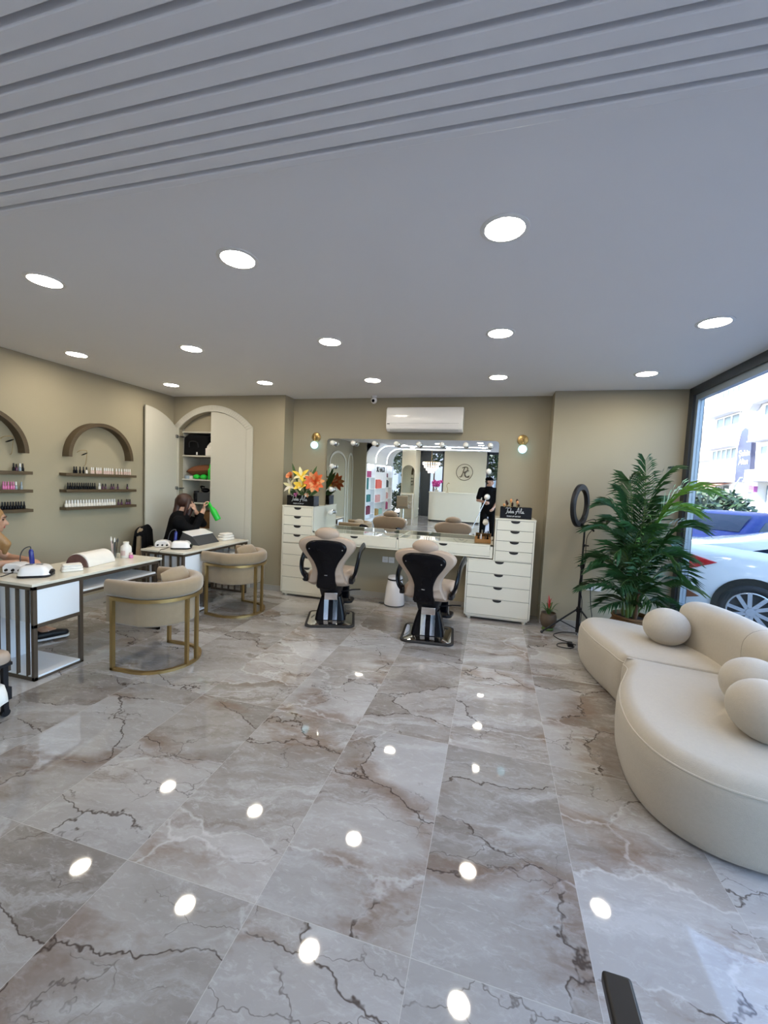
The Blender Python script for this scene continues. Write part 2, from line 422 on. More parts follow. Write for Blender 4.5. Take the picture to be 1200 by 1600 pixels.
# closet wall with its arched opening
OX0, OX1, OS, OT = -4.625, -3.462, 2.285, 2.545       # opening: sides, spring line, crown
def closet_arch(x):
    h = (OX1-OX0)/2; r = OT-OS; R = (h*h+r*r)/(2*r); c = (OX0+OX1)/2
    return OT-R+sqrt(max(R*R-(x-c)**2, 0))
wc = MB(); wc.box((XL, YC, 0), (OX0, YC+.08, ZC)); wc.box((OX1, YC, 0), (-2.87, YC+.08, ZC))
n = 28
for i in range(n):
    a, b = OX0+(OX1-OX0)*i/n, OX0+(OX1-OX0)*(i+1)/n
    wc.prism([(a, closet_arch(a)), (b, closet_arch(b)), (b, ZC), (a, ZC)], YC, YC+.08, 'y')
wc.box((-2.95, YC+.08, 0), (-2.87, 5.7, ZC))
struct(wc.build('wall_closet', M['wall'], smooth=False))
struct(box_obj('wall_alcove', (-2.87, YA, 0), (.63, YA+.2, ZC), M['wall']))
struct(box_obj('wall_pier', (.63, YC, 0), (XR+.12, YC+.45, ZC), M['wall']))
# skirting
bs = .075
struct(box_obj('baseboard_closet', (-3.36, YC-.012, 0), (-2.858, YC, bs), M['base']))
struct(box_obj('baseboard_alcove', (-2.0, YA-.012, 0), (-.27, YA, bs), M['base']))
struct(box_obj('baseboard_pier', (.63, YC-.012, 0), (1.97, YC, bs), M['base']))
struct(box_obj('baseboard_left', (XL, YB+.6, 0), (XL+.012, 5.15, bs), M['base']))
# the shop window on the right
wf = MB()
wf.box((XR-.03, 5.10, 0), (XR+.08, YC, ZC)); wf.box((XR-.03, YB, ZC-.085), (XR+.08, 5.10, ZC)); wf.box((XR-.03, YB, 0), (XR+.08, 5.10, .06))
wf.box((XR-.02, 1.10, .06), (XR+.07, 1.18, ZC-.085)); wf.box((XR-.02, -2.6, .06), (XR+.07, -2.52, ZC-.085))
w1 = struct(wf.build('window_right', M['frame'], smooth=False))
wi = MB(); wi.box((XR-.005, 5.045, .06), (XR+.05, 5.10, ZC-.085)); wi.box((XR-.005, 1.18, ZC-.145), (XR+.05, 5.045, ZC-.085)); wi.box((XR-.005, 1.18, .06), (XR+.05, 5.045, .10))
wi.build('inner_frame', M['framelt'], w1, smooth=False)
gl = MB()
for a, b in ((1.18, 5.045), (-2.52, 1.10), (YB, -2.6)): gl.box((XR+.018, a, .06), (XR+.026, b, ZC-.085))
gl.build('glass_pane', M['wglass'], w1, smooth=False)
# street front behind the camera: logo wall, pillar, glazed door and side lights
struct(box_obj('wall_logo', (-2.05, -6.32, 0), (-.34, YB+.02-.1, ZC), M['plaster']))
struct(box_obj('wall_pillar', (-3.62, -6.38, 0), (-3.07, -5.30, ZC), M['plaster']))
rf = MB()
rf.box((XL, YB-.08, ZC-.1), (XR, YB, ZC)); rf.box((XL, YB-.08, 0), (-3.07, YB, .07)); rf.box((-.34, YB-.08, 0), (XR, YB, .07))
for a in (-3.06, -2.12, -.33, .72, XR-.08): rf.box((a, YB-.08, 0), (a+.07, YB, ZC))
rf.box((-2.99, YB-.06, .0), (-2.62, YB-.02, ZC-.1))
w2 = struct(rf.build('window_street', M['frame'], smooth=False))
g2 = MB()
for a, b in ((XL, -3.62), (-2.62, -2.12), (-.26, .72), (.79, XR-.08)): g2.box((a, YB-.045, .07), (b, YB-.038, ZC-.1))
g2.build('glass_pane', M['wglass'], w2, smooth=False)
# unseen upper block added as occluder to shade the street beside the window
struct(box_obj('slab_shade_occluder', (-9, YB-.3, ZC+.2), (XR+.25, 9, 11.5), M['facade']))
struct(box_obj('wall_shade_occluder', (-9, 5.96, -.1), (1.5, 9, ZC+.2), M['facade']))  # unseen block added beside the house for its shade
struct(box_obj('ground_street', (XR+.13, -60, -.2), (60, 90, -.03), M['asphalt']))
struct(box_obj('ground_front', (-60, -60, -.2), (XR+.13, YB-.11, -.03), M['pave']))
struct(box_obj('ground_pavement', (XR+.13, -40, -.03), (XR+.75, 60, -.0), M['pave']))

# ---------------------------------------------------------------- ceiling lights
def downlight(label, x, y):
    t = thing('ceiling_downlight', label, 'ceiling light', (x, y, ZC), 0, 'recessed round ceiling lights')
    return t
dl0 = thing('ceiling_downlight', 'x', 'ceiling light', (0, 0, ZC), 0, 'recessed round ceiling lights')
MB().lathe([(.086, -.003), (.088, -.006), (.098, -.007), (.108, -.003), (.109, 0), (.086, 0)], n=36).build('trim_ring', M['lamprim'], dl0)
MB().lathe([(.0, -.0045), (.087, -.0045), (.087, -.001)], n=36).build('diffuser', M['lamp'], dl0)
LX = [-4.154, -2.777, -1.400, -.022, 1.356]
rows = [('nearest', 1.983, LX[1:]), ('middle', 3.262, LX), ('farthest', 4.519, LX)]
first = True
for rn, y, xs in rows:
    for i, x in enumerate(xs):
        lb = 'round recessed ceiling light, %s from the left in the %s row to the viewer' % (ORD[i], rn)
        if rn == 'nearest' and i == 3: lb = 'round recessed ceiling light of the nearest row beside the shop window'
        if first:
            dl0.location = (x, y, ZC); dl0['label'] = lb; first = False
        else: copy_tree(dl0, (x, y, ZC), label=lb)
for lb, x, y in (('round recessed ceiling light before the white display niche, seen in the mirror', -3.11, -3.30),
                 ('round recessed ceiling light before the pillar, seen in the mirror', -3.05, -4.45),
                 ('round recessed ceiling light ahead of the glass door, seen in the mirror', -1.82, -2.41),
                 ('round recessed ceiling light over the reception counter, seen in the mirror', -1.70, -4.60),
                 ('nearest of three lights at the right of the mirror picture', -.47, -1.84),
                 ('middle one of three lights at the right of the mirror picture', -.47, -2.75),
                 ('farthest of three lights at the right of the mirror picture', -.42, -4.05)):
    copy_tree(dl0, (x, y, ZC), label=lb)
# ---------------------------------------------------------------- manicure desks
def make_desk(label):
    # origin: near front corner on the floor; front faces +x, length runs along +y
    t = thing('manicure_desk', label, 'desk', group='manicure desks')
    L, D, H, b = 1.20, .575, .745, .028
    box_obj('table_top', (-D, -.012, H-.022), (.008, L+.012, H), M['marbtop'], t, .003)
    f = MB()
    for y in (0, L-b):
        for x in (-D+.005, -b): f.box((x, y, 0), (x+b, y+b, H-.022))
        f.box((-D+.005, y, 0), (0, y+b, b)); f.box((-D+.005, y, H-.05), (0, y+b, H-.022))
    f.box((-b, 0, H-.05), (0, L, H-.022)); f.box((-D+.005, 0, H-.05), (-D+.005+b, L, H-.022))
    py = .355
    f.box((-b, py, 0), (0, py+b, H-.05)); f.box((-D+.005, py, 0), (-D+.005+b, py+b, H-.05))
    f.box((-b, 0, .405), (0, py, .405+b)); f.box((-b, 0, 0), (0, py, .018)); f.box((-D, py, 0), (0, py+b, .018))
    f.box((-b, py+b, .575), (0, L, .595)); f.box((-D+.005, py+b, .575), (-D+.025, L, .595))
    f.build('frame', M['bronze'], t, bevel=.0015, seg=1)
    for y in (0, L-b):
        for k in range(5):
            x = -D+.005+b+(k+.5)*(D-2*b-.005)/5
            MB().box((x-.009, y+.005, b), (x+.009, y+b-.005, H-.05)).build('slat', M['bronze'], t, smooth=False)
    d = box_obj('drawer', (-D+.06, b+.002, .434), (-.003, py-.002, H-.052), M['whitec'], t, .002)
    box_obj('side_panel', (-D+.06, b+.003, .02), (-D+.075, py-.003, .434), M['whitec'], t)
    box_obj('floor_shelf', (-D+.03, b*.2, .018), (-.004, py, .034), M['whitec'], t, .002)
    box_obj('middle_shelf', (-D+.03, py+b, .595), (-.002, L-.06, .611), M['whitec'], t, .002)
    return t
desk1 = make_desk('nearer white-topped manicure desk with bronze bar frame, at the left picture edge')
desk1.location = (-3.245, 2.206, 0)
desk2 = copy_tree(desk1, (-3.255, 3.735, 0), label='farther white-topped manicure desk with bronze bar frame, before the arched cupboard')
desk2.rotation_euler = (0, 0, radians(-.5))

# ---------------------------------------------------------------- gold tub chairs
def make_tub(label):
    # origin floor centre; open side faces -x, rounded back faces +x
    t = thing('tub_armchair', label, 'armchair', group='taupe tub armchairs')
    R = .275
    # plan of the shell: D shape, straight arms toward -x
    def plan(r, ext):
        p = [(-ext, -r)]+[(x, y) for x, y in arc(0, 0, r, -90, 90, 22)]+[(-ext, r)]
        return p
    ext = .31
    # padded back roll + lower shell, lofted along the plan
    def shell(z0, z1, ro, ri, rr, name, m):
        path = catmull([(x, y, 0) for x, y in plan((ro+ri)/2, ext-.03)], 2, False)
        th = (ro-ri)/2; rings = []
        N = len(path)
        for i, p in enumerate(path):
            a = path[max(i-1, 0)]; b2 = path[min(i+1, N-1)]; tg = (b2-a).normalized(); nr = Vector((tg.y, -tg.x, 0))
            e = min(i, N-1-i); s = 1 if e > 2 else (.55, .82, .95)[e]
            rings.append([p+nr*(u*s)+Vector((0, 0, v)) for u, v in [(uu, (z0+z1)/2+(vv-(z0+z1)/2)*(.93+.07*s)) for uu, vv in rrect(-th, z0, th, z1, rr, 4)]])
        MB().loft(rings).build(name, m, t, ang=60)
    shell(.60, .735, R+.052, R-.055, .045, 'back_roll', M['velvet'])
    shell(.375, .605, R+.022, R-.045, .02, 'back_shell', M['velvet'])
    st = MB(); pl = plan(R-.05, .25)
    st.loft([[(x*k, y*k, z) for x, y in pl] for k, z in ((.96, .375), (1, .39), (1, .455), (.97, .485), (.9, .50))])
    st.build('seat', M['velvet'], t, ang=60)
    fr = MB(); b = .026
    def flat(z0, z1, ro, ri):
        A = plan(ro, .205); B = plan(ri, .205)
        n = len(A); q = MB
        vs = [(x, y, z0) for x, y in A]+[(x, y, z0) for x, y in B]+[(x, y, z1) for x, y in A]+[(x, y, z1) for x, y in B]
        fs = []
        for i in range(n-1):
            fs += [(i, i+1, n+i+1, n+i), (2*n+i, 3*n+i, 3*n+i+1, 2*n+i+1), (i, 2*n+i, 2*n+i+1, i+1), (n+i, n+i+1, 3*n+i+1, 3*n+i)]
        fs += [(0, n, 3*n, 2*n), (n-1, 3*n-1, 4*n-1, 2*n-1)]
        fr.add(vs, fs)
    flat(0, .022, R+.045, R+.015); flat(.578, .605, R+.05, R+.02)
    fr.box((-.205, -R-.045, 0), (-.180, -R-.015, .6)); fr.box((-.205, R+.015, 0), (-.180, R+.045, .6))
    for a in (-10, 12):
        c, s_ = cos(radians(a)), sin(radians(a))
        fr.bar(((R+.032)*c, (R+.032)*s_, .01), ((R+.032)*c, (R+.032)*s_, .60), b, b)
    fr.build('gold_frame', M['gold'], t, ang=30)
    return t
tub1 = make_tub('taupe velvet tub armchair on a gold frame, nearer one by the long white desk')
tub1.location = (-2.708, 2.858, 0); tub1.rotation_euler = (0, 0, radians(1))
tub2 = copy_tree(tub1, (-2.908, 4.245, 0), radians(-7.4), 'taupe velvet tub armchair on a gold frame, farther one below the arched cupboard')
def cushion(name, label, loc, rot, size=(.34, .34, .11), m='velvet', group=None, cat='cushion'):
    mb = MB(); n = 14; vs = []; fs = []
    def h(u, v): return size[2]/2*((1-abs(u)**2.6)*(1-abs(v)**2.6))**.5
    for sgn in (1, -1):
        k = len(vs)
        for i in range(n+1):
            for j in range(n+1):
                u, v = -1+2*i/n, -1+2*j/n
                pin = 1-.10*(u*u*v*v)**.5 if True else 1
                vs.append((u*size[0]/2*pin, v*size[1]/2*pin, sgn*h(u, v)))
        for i in range(n):
            for j in range(n):
                a = k+i*(n+1)+j; fs.append((a, a+1, a+n+2, a+n+1) if sgn > 0 else (a, a+n+1, a+n+2, a+1))
    mb.add(vs, fs)
    o = mb.build(name, M[m], None, loc, rot)
    return tag(o, label, cat, group)
cushion('throw_cushion', 'taupe velvet cushion leaning inside the nearer tub armchair', (-2.60, 2.93, .645), (radians(4), radians(68), radians(12)), (.32, .36, .11), group='tub armchair cushions')
cushion('throw_cushion', 'taupe velvet cushion leaning inside the farther tub armchair', (-2.80, 4.29, .645), (radians(4), radians(68), radians(4)), (.32, .36, .11), group='tub armchair cushions')

# ---------------------------------------------------------------- drawer cabinets and make-up counter
def make_cabinet(label, side, ox):
    # side=+1: tower at the right end; origin at the floor under the tower's outer front edge
    t = thing('drawer_cabinet', label, 'cabinet', (ox, 5.02, 0), group='white drawer cabinets')
    s = side; TW, WW, D = .455, .765, .435
    def X(u): return -s*u          # u runs inward from the outer edge
    c = MB()
    c.box((X(0), .012, .05), (X(WW), D, .745)); c.box((X(0), .012, .745), (X(TW), D, 1.235))
    c.box((X(-.004), -.004, 1.235), (X(TW+.004), D, 1.253))
    for u in (0, TW): c.box((X(max(u-.016, 0)), 0, .74), (X(max(u, .016)), .02, 1.235))
    c.box((X(0), 0, .05), (X(.016), .02, .745)); c.box((X(WW-.016), 0, .05), (X(WW), .02, .745)); c.box((X(0), 0, .05), (X(WW), .02, .066))
    c.box((X(TW), 0, .738), (X(WW), .02, .750))
    c.build('body', M['white'], t, smooth=False)
    g_ = MB(); g_.box((X(.016), .0105, .068), (X(WW-.016), .0119, .738)); g_.box((X(.016), .0105, .748), (X(TW-.016), .0119, 1.234)); g_.build('gap_shade_panel', M['dark'], t, smooth=False)  # dark panel added behind the fronts; shade of the gaps as colour
    fz = [(1.231, 1.1175), (1.1125, .9905), (.9855, .8685), (.8635, .7505), (.7355, .5845), (.5795, .4285), (.4235, .2725), (.2675, .071)]
    for i, (z1, z0) in enumerate(fz):
        u0, u1 = (.018, TW-.018) if i < 4 else (.018, WW-.018)
        d = MB().box((X(u0+.002), -.002, z0), (X(u1-.002), .0104, z1)).build('drawer', M['white'], t, bevel=.0015, seg=1)
        cx = X((u0+u1)/2)
        pts = [(cx+.052, z1-.001)]+[(cx+.052*cos(a), z1-.002-.030*abs(sin(a))**.8) for a in [pi*k/14 for k in range(1, 14)]]+[(cx-.052, z1-.001)]
        MB().prism(pts, -.0042, .004, 'y').build('finger_pull', M['dark'], d, smooth=False)
    MB().box((X(.02), .014, .03), (X(WW-.02), .03, .05)).build('plinth', M['white'], t, smooth=False)
    for u in (.06, WW-.06):
        for y in (.05, D-.05): MB().cyl((X(u), y, 0), (X(u), y, .05), .022, .026).build('foot', M['white'], t)
    return t
make_cabinet('tall white drawer cabinet right of the make-up counter, under the brush box', 1, .500)
make_cabinet('tall white drawer cabinet left of the make-up counter, under the flower box', -1, -2.768)
ct = thing('makeup_counter', 'white make-up counter with glass top and two wide drawers below the mirror', 'counter', (-1.14, 5.02, 0))
CX = 1.172
m_ = MB()
m_.box((-CX, 0, .765), (CX, .425, .785))
for x0, x1 in ((-CX, -CX+.03), (-.012, .012), (CX-.03, CX)): m_.box((x0, 0, .785), (x1, .425, .925))
m_.box((-CX, 0, .905), (CX, .03, .925)); m_.box((-CX, .395, .785), (CX, .425, .925)); m_.box((-CX, .016, .785), (CX, .395, .862))
m_.build('body', M['white'], ct, smooth=False)
for sx in (-1, 1): box_obj('tray_reflection_liner', (sx*.012, .03, .862), (sx*(CX-.03), .395, .868), M['tray'], ct)  # dark liner added; stands in for the reflection in the glass top
for sx in (-1, 1):
    box_obj('glass_top', (sx*.012, .03, .918), (sx*(CX-.03), .395, .924), M['glass'], ct)
    d = MB().box((sx*.016, -.003, .790), (sx*(CX-.034), .014, .903)).build('drawer', M['white'], ct, bevel=.0015, seg=1)
    cx = sx*.58
    pts = [(cx+.052, .902)]+[(cx+.052*cos(a), .902-.028*abs(sin(a))**.8) for a in [pi*k/14 for k in range(1, 14)]]+[(cx-.052, .902)]
    MB().prism(pts, -.0055, .003, 'y').build('finger_pull', M['dark'], d, smooth=False)
# palettes under the glass
rp = random.Random(3)
names = [('dark', 'black'), ('pinksign', 'purple'), ('redflower', 'red'), ('greyp', 'grey'), ('offwhite', 'cream'), ('peach', 'peach')]
for i, (x, w, mm) in enumerate(((-1.52, .14, 'greyp'), (-1.36, .10, 'redflower'), (-1.24, .08, 'offwhite'), (-1.42, .07, 'pinksign'))):
    y = 5.13 if i < 3 else 5.25
    o = box_obj('makeup_palette', (x-w/2, y, .8682), (x+w/2, y+.09, .888), M[mm], None, .003)
    tag(o, '%s make-up palette under the glass of the counter, left of the divider' % {'greyp': 'dark grey', 'redflower': 'red', 'offwhite': 'cream', 'pinksign': 'purple'}[mm], 'make-up palette', 'palettes under the counter glass')

# ---------------------------------------------------------------- mirror with bulbs
mr = thing('vanity_mirror', 'wide frameless wall mirror ringed with round opal bulbs above the make-up counter', 'mirror', (-1.14, 5.428, 1.565))
mr.rotation_euler = (0.0125, 0, 0)
W, Hh = 1.175, .64
MB().prism(rrect(-W, -Hh, W, Hh, .045), 0, .006, 'y').build('mirror_glass', M['mirror'], mr, smooth=False)
MB().prism(rrect(-W+.02, -Hh+.02, W-.02, Hh-.02, .04), .007, .022, 'y').build('backing', M['greyp'], mr, smooth=False)
bp = [(-1.065+i*.3043, .575) for i in range(8)]+[(-1.065, .575-.325*k) for k in (1, 2, 3)]+[(1.065, .575-.325*k) for k in (1, 2, 3)]
b0 = None
for x, z in bp:
    if b0 is None:
        Rm = Matrix.Rotation(radians(90), 3, 'X')
        mb = MB(); mb.ell((0, -.072, 0), (.036, .036, .036))
        b0 = mb.build('bulb', M['opal'], mr, (x, 0, z))
        k = MB().lathe([(.030, .0), (.030, .006), (.024, .010), (.022, .042)], R=Rm, n=20).build('bulb_holder', M['chrome'], b0)
    else:
        c = b0.copy(); COL.objects.link(c); c.parent = mr; c.location = (x, 0, z)
        k2 = k.copy(); COL.objects.link(k2); k2.parent = c

# ---------------------------------------------------------------- air conditioner, camera, sconces, sockets
ac = thing('air_conditioner', 'white wall-mounted split air conditioner above the mirror', 'air conditioner', (-.925, YA, 2.30))
prof = [(0, 0), (-.13, -.002), (-.175, .03), (-.195, .10), (-.198, .27), (-.17, .312), (0, .315)]
MB().prism([(y, z) for y, z in prof], -.502, .502, 'x').build('housing', M['ac'], ac, bevel=.012, seg=3)
MB().prism([(-.1990, .085), (-.181, .034), (-.176, .036), (-.194, .086)], -.445, .445, 'x').build('air_flap', M['wplastic'], ac, bevel=.002)
MB().box((-.45, -.1985, .100), (.45, -.193, .1045)).build('seam', M['acgrey'], ac, smooth=False)
MB().box((-.485, -.1985, .088), (-.45, -.194, .098)).build('badge', M['greyp'], ac, smooth=False)
MB().prism([(-.150, .000), (-.176, .024), (-.174, .027), (-.148, .003)], -.45, .45, 'x').build('outlet_slot', M['acgrey'], ac, smooth=False)
sc = thing('security_camera', 'small white dome security camera hanging from the ceiling left of the air conditioner', 'security camera', (-1.62, 5.33, ZC))
MB().lathe([(.0, -.001), (.042, -.001), (.044, -.02), (.03, -.03)]).build('mount', M['wplastic'], sc)
MB().ell((0, -.01, -.062), (.042, .042, .045)).build('housing', M['wplastic'], sc)
MB().ell((0, -.040, -.070), (.022, .018, .022)).build('lens', M['blackg'], sc)
for nm, x in (('left', -2.50), ('right', .317)):
    t = thing('wall_sconce', 'brass disc wall light with a glowing globe, %s of the mirror' % nm, 'wall lamp', (x, YA, 2.225), group='sconces beside the mirror')
    Rm = Matrix.Rotation(radians(90), 3, 'X')
    MB().lathe([(.066, 0), (.066, .014), (.060, .018), (.0, .018)], R=Rm).build('wall_plate', M['gold'], t)
    MB().tube([(0, -.016, 0), (0, -.055, -.004), (0, -.066, -.03), (0, -.066, -.06)], .012, 10).build('arm', M['gold'], t)
    MB().ell((0, -.066, -.118), (.052, .052, .052), 24, 16).build('globe', M['globe'], t)
def socket(label, loc, group=None):
    t = thing('wall_socket', label, 'socket', loc, group='wall sockets')
    MB().prism(rrect(-.041, -.041, .041, .041, .006), -.010, 0, 'y').build('plate', M['wplastic'], t, bevel=.002)
    for dx in (-.0095, .0095): MB().cyl((dx, -.0105, 0), (dx, -.006, 0), .003, n=8).build('contact_hole', M['dark'], t)
    return t
socket('white wall socket under the make-up counter, left one of the pair', (-1.40, YA, .55))
socket('white wall socket under the make-up counter, right one of the pair', (-1.31, YA, .55))
socket('white wall socket with a black plug, low on the wall left of the palm', (1.15, YC, .50))
socket('white empty wall socket low on the wall behind the palm fronds', (1.24, YC, .50))
pc = MB(); pc.cyl((1.15, YC-.0105, .50), (1.15, YC-.045, .50), .020, .016)
pc.tube(catmull([(1.15, YC-.045, .50), (1.152, YC-.07, .47), (1.17, YC-.06, .30), (1.20, YC-.05, .12), (1.19, YC-.09, .012), (1.30, YC-.16, .006), (1.42, YC-.1, .006)], 6, False), .0045, 6)
tag(pc.build('power_cord', M['black']), 'thin black power cord hanging from the socket behind the ring light', 'cord')

# ---------------------------------------------------------------- barber chairs
def make_barber(label):
    t = thing('styling_chair', label, 'salon chair', group='taupe styling chairs at the mirror')
    # base: low chrome plate with a black rubber rim
    p = rrect(-.275, -.275, .275, .275, .07)
    MB().prism(p, 0, .022, 'z').build('base_rim', M['rubber'], t, bevel=.006)
    q = [rrect(-.25, -.25, .25, .25, .06), rrect(-.19, -.19, .19, .19, .05), rrect(-.13, -.13, .13, .13, .04)]
    MB().loft([[(x, y, z) for x, y in r] for r, z in zip(q, (.0222, .040, .046))]).build('base_plate', M['chrome'], t, bevel=.003)
    # black column shroud, wider at the bottom
    MB().loft([[(x*a, y*b, z) for x, y in rrect(-.5, -.5, .5, .5, .12)] for a, b, z in ((.345, .30, .045), (.33, .27, .10), (.27, .22, .22), (.22, .2, .30))]).build('column', M['blackg'], t)
    c = MB()
    for sx in (-1, 1): c.prism([(-.153, .05), (-.113, .27), (-.108, .27), (-.148, .05)], sx*.026, sx*.075, 'x')
    c.build('chrome_strap', M['chrome'], t, smooth=False)
    MB().box((-.072, -.155, .275), (.072, -.06, .355)).build('tilt_bracket', M['chrome'], t, bevel=.004)
    MB().loft([[(x*a, y*a, z) for x, y in rrect(-.5, -.5, .5, .5, .1)] for a, z in ((.20, .30), (.24, .38), (.30, .44))]).build('seat_mount', M['black'], t)
    # seat
    st = MB(); o = rrect(-.25, -.20, .25, .30, .09)
    st.loft([[(x*k, .05+(y-.05)*k, z) for x, y in o] for k, z in ((.9, .44), (1, .46), (1.02, .51), (1, .555), (.93, .58), (.75, .592))])
    st.build('seat', M['leather'], t, ang=60)
    # backrest: broad shoulders, narrow waist, leaning a little backward
    half = [(.185, .475), (.205, .50), (.178, .57), (.165, .63), (.182, .70), (.24, .785), (.295, .855), (.312, .91), (.285, .955), (.21, .985), (.11, .999)]
    op = [(x, z) for x, z in half]+[(-x, z) for x, z in reversed(half)]
    op = [(v.x, v.y) for v in catmull([(x, z, 0) for x, z in op], 3)]
    lean = lambda z: -.205-.16*(z-.47)
    def slab(outline, d0, d1, k):
        return [[(x*s, lean(z)+d, .74+(z-.74)*s) for x, z in outline] for d, s in k]
    MB().loft(slab(op, 0, 0, ((-.055, .93), (-.045, .975), (-.02, 1.0), (.02, 1.0), (.05, .97), (.062, .90)))).build('backrest', M['leather'], t, ang=60)
    ph = [(.098, .425), (.100, .52), (.098, .62), (.135, .72), (.19, .80), (.222, .86), (.215, .91), (.16, .948), (.06, .960)]
    pp = [(v.x, v.y) for v in catmull([(x, z, 0) for x, z in ph+[(-x, z) for x, z in reversed(ph)]], 3)]
    bk = MB().loft(slab(pp, 0, 0, ((-.078, .90), (-.074, .96), (-.062, 1.0), (-.04, 1.0)))).build('back_panel', M['blackg'], t, ang=50)
    for sx in (-1, 1): MB().ell((sx*.18, lean(.865)-.076, .865), (.009, .006, .009), 10, 6).build('rivet', M['chrome'], bk)
    MB().box((-.016, lean(.58)-.082, .576), (.016, lean(.58)-.074, .584)).build('badge', M['chrome'], bk, smooth=False)
    # headrest
    MB().ell((0, lean(1.03)-.005, 1.022), (.135, .065, .072), 24, 14).build('headrest', M['leather'], t)
    for sx in (-1, 1):
        a = MB(); pts = catmull([(sx*.262, -.17, .535), (sx*.30, -.19, .60), (sx*.315, -.15, .70), (sx*.312, -.02, .79), (sx*.318, .16, .835), (sx*.322, .22, .83)], 5, False)
        n = len(pts); rings = []
        for i, p in enumerate(pts):
            g = pts[min(i+1, n-1)]-pts[max(i-1, 0)]; g.normalize(); up = Vector((1, 0, 0)).cross(g).normalized()
            s = .55+.45*sin(pi*min(1, (i+2)/(n*.55))) if i < n*.3 else 1
            h, w = .047*(1 if i < n-2 else .6), .021
            rings.append([p+Vector((1, 0, 0))*(w*cos(q2))+up*(h*sin(q2)) for q2 in [2*pi*k2/12 for k2 in range(12)]])
        a.loft(rings).build('armrest', M['blackg'], t, ang=60)
        MB().box((sx*.235, -.20, .475), (sx*.282, -.06, .545)).build('arm_bracket', M['black'], t, bevel=.01)
    # footrest and its stems, in front of the seat
    fm = MB()
    for sx in (-1, 1): fm.tube([(sx*.12, .27, .45), (sx*.13, .34, .38), (sx*.13, .42, .12)], .011, 8)
    fm.build('footrest_stem', M['chrome'], t)
    MB().box((-.14, .30, .17), (.14, .36, .43)).build('leg_pad', M['blackg'], t, bevel=.02, seg=3)
    MB().prism(rrect(-.17, .37, .17, .60, .06), .09, .12, 'z').build('footrest', M['black'], t, bevel=.008)
    MB().tube([(.10, .02, .33), (.24, .03, .36), (.33, .03, .37)], .008, 8).build('lever', M['black'], t)
    return t
bc1 = make_barber('taupe and black styling chair at the left half of the make-up counter')
for c_ in bc1.children:
    if stem_of(c_.name) not in ('base_rim', 'base_plate', 'column', 'chrome_strap', 'tilt_bracket'): c_.rotation_euler = (0, 0, radians(-10.5))
bc1.location = (-1.735, 4.34, 0); bc1.rotation_euler = (0, 0, radians(19)); bc1.scale = (1, 1, 1.015)
bc2 = copy_tree(bc1, (-.59, 4.285, 0), radians(5), 'taupe and black styling chair at the right half of the make-up counter, beside the bin')
bc2.scale = (1, 1, .975)

# ---------------------------------------------------------------- bin
bn = thing('waste_bin', 'white pedal bin standing under the make-up counter', 'bin', (-1.19, 5.22, 0))
MB().lathe([(.135, .012), (.137, .03), (.118, .24), (.098, .33), (.094, .338)], n=36).build('body', M['wplastic'], bn)
MB().lathe([(.0, .0), (.138, .0), (.140, .012), (.135, .016)], n=36).build('base_ring', M['greyp'], bn)
MB().lathe([(.094, .338), (.101, .340), (.101, .356), (.094, .36)], n=36).build('collar', M['blackg'], bn)
MB().lathe([(.100, .357), (.101, .372), (.092, .388), (.05, .398), (.0, .40)], n=36).build('lid', M['wplastic'], bn)
MB().box((-.20, -.05, .012), (-.12, .0, .022)).build('pedal', M['greyp'], bn, bevel=.004)
# ---------------------------------------------------------------- wall arches, shelves and polish bottles
def wall_arch(label, yc):
    t = MB(); o = arc(0, 0, .428, 0, 180, 40); i = arc(0, 0, .385, 180, 0, 40)
    pts = o+i; n = len(o)
    vs = [(0, u, v) for u, v in pts]+[(.10, u, v) for u, v in pts]; N = len(pts); fs = []
    for k in range(n-1):
        a, b, c, d = k, k+1, N-2-k, N-1-k
        fs += [(a, b, c, d), (N+d, N+c, N+b, N+a)]
    for k in range(N): fs.append((k, (k+1) % N, N+(k+1) % N, N+k))
    t.add(vs, fs)
    return tag(t.build('wall_arch', M['wood'], None, (XL, yc, 1.752), bevel=.002), label, 'wall arch', 'dark wooden arches on the left wall')
wall_arch('dark wooden half-round arch on the left wall above the complete shelf set', 3.965)
wall_arch('dark wooden half-round arch cut by the left picture edge', 2.708)
SH = [(1.567, 'top'), (1.380, 'middle'), (1.178, 'bottom')]
for yc, which in ((3.97, 'under the complete arch'), (2.695, 'under the arch at the left picture edge')):
    for z, nm in SH:
        s = box_obj('wall_shelf', (0, -.467, -.032), (.105, .467, 0), M['wood'], None, .002)
        s.location = (XL, yc, z)
        tag(s, 'dark wooden floating shelf, %s of three %s' % (nm, which), 'shelf', 'dark wooden floating shelves')
# one bottle mesh per kind: body + tall cap
def bottle_mesh(name, mbody, mcap, h=.078, r=.014, cap=.45):
    b = MB(); k = h*(1-cap)
    b.mi(0).lathe([(r*.92, 0), (r, .003), (r, k*.72), (r*.55, k*.97), (r*.5, k)], n=12)
    b.mi(1).lathe([(r*.62, k), (r*.66, k+.003), (r*.52, h-.003), (r*.42, h)], n=12)
    me = b.mesh(name, [M[mbody], M[mcap]]); me.shade_smooth(); me.set_sharp_from_angle(angle=radians(40)); return me
mat_pb = dict(black=('blackg', 'black'), white=('offwhite', 'wplastic'), rose=('pinkbottle', 'wplastic'), pink=('pinkpolish', 'pinkpolish'), violet=('violetpolish', 'black'), grey=('bluegrey', 'bluegrey'), half=('wplastic', 'black'), clear=('bluegrey', 'wplastic'))
M['pinkbottle'] = mat('pale_rose_glass', (.70, .52, .48), .12, var=.05, coat=.6)
M['pinkpolish'] = mat('pink_polish', (.62, .16, .36), .15, var=.1, coat=.6)
M['violetpolish'] = mat('dark_violet_polish', (.08, .02, .06), .15, var=.1, coat=.6)
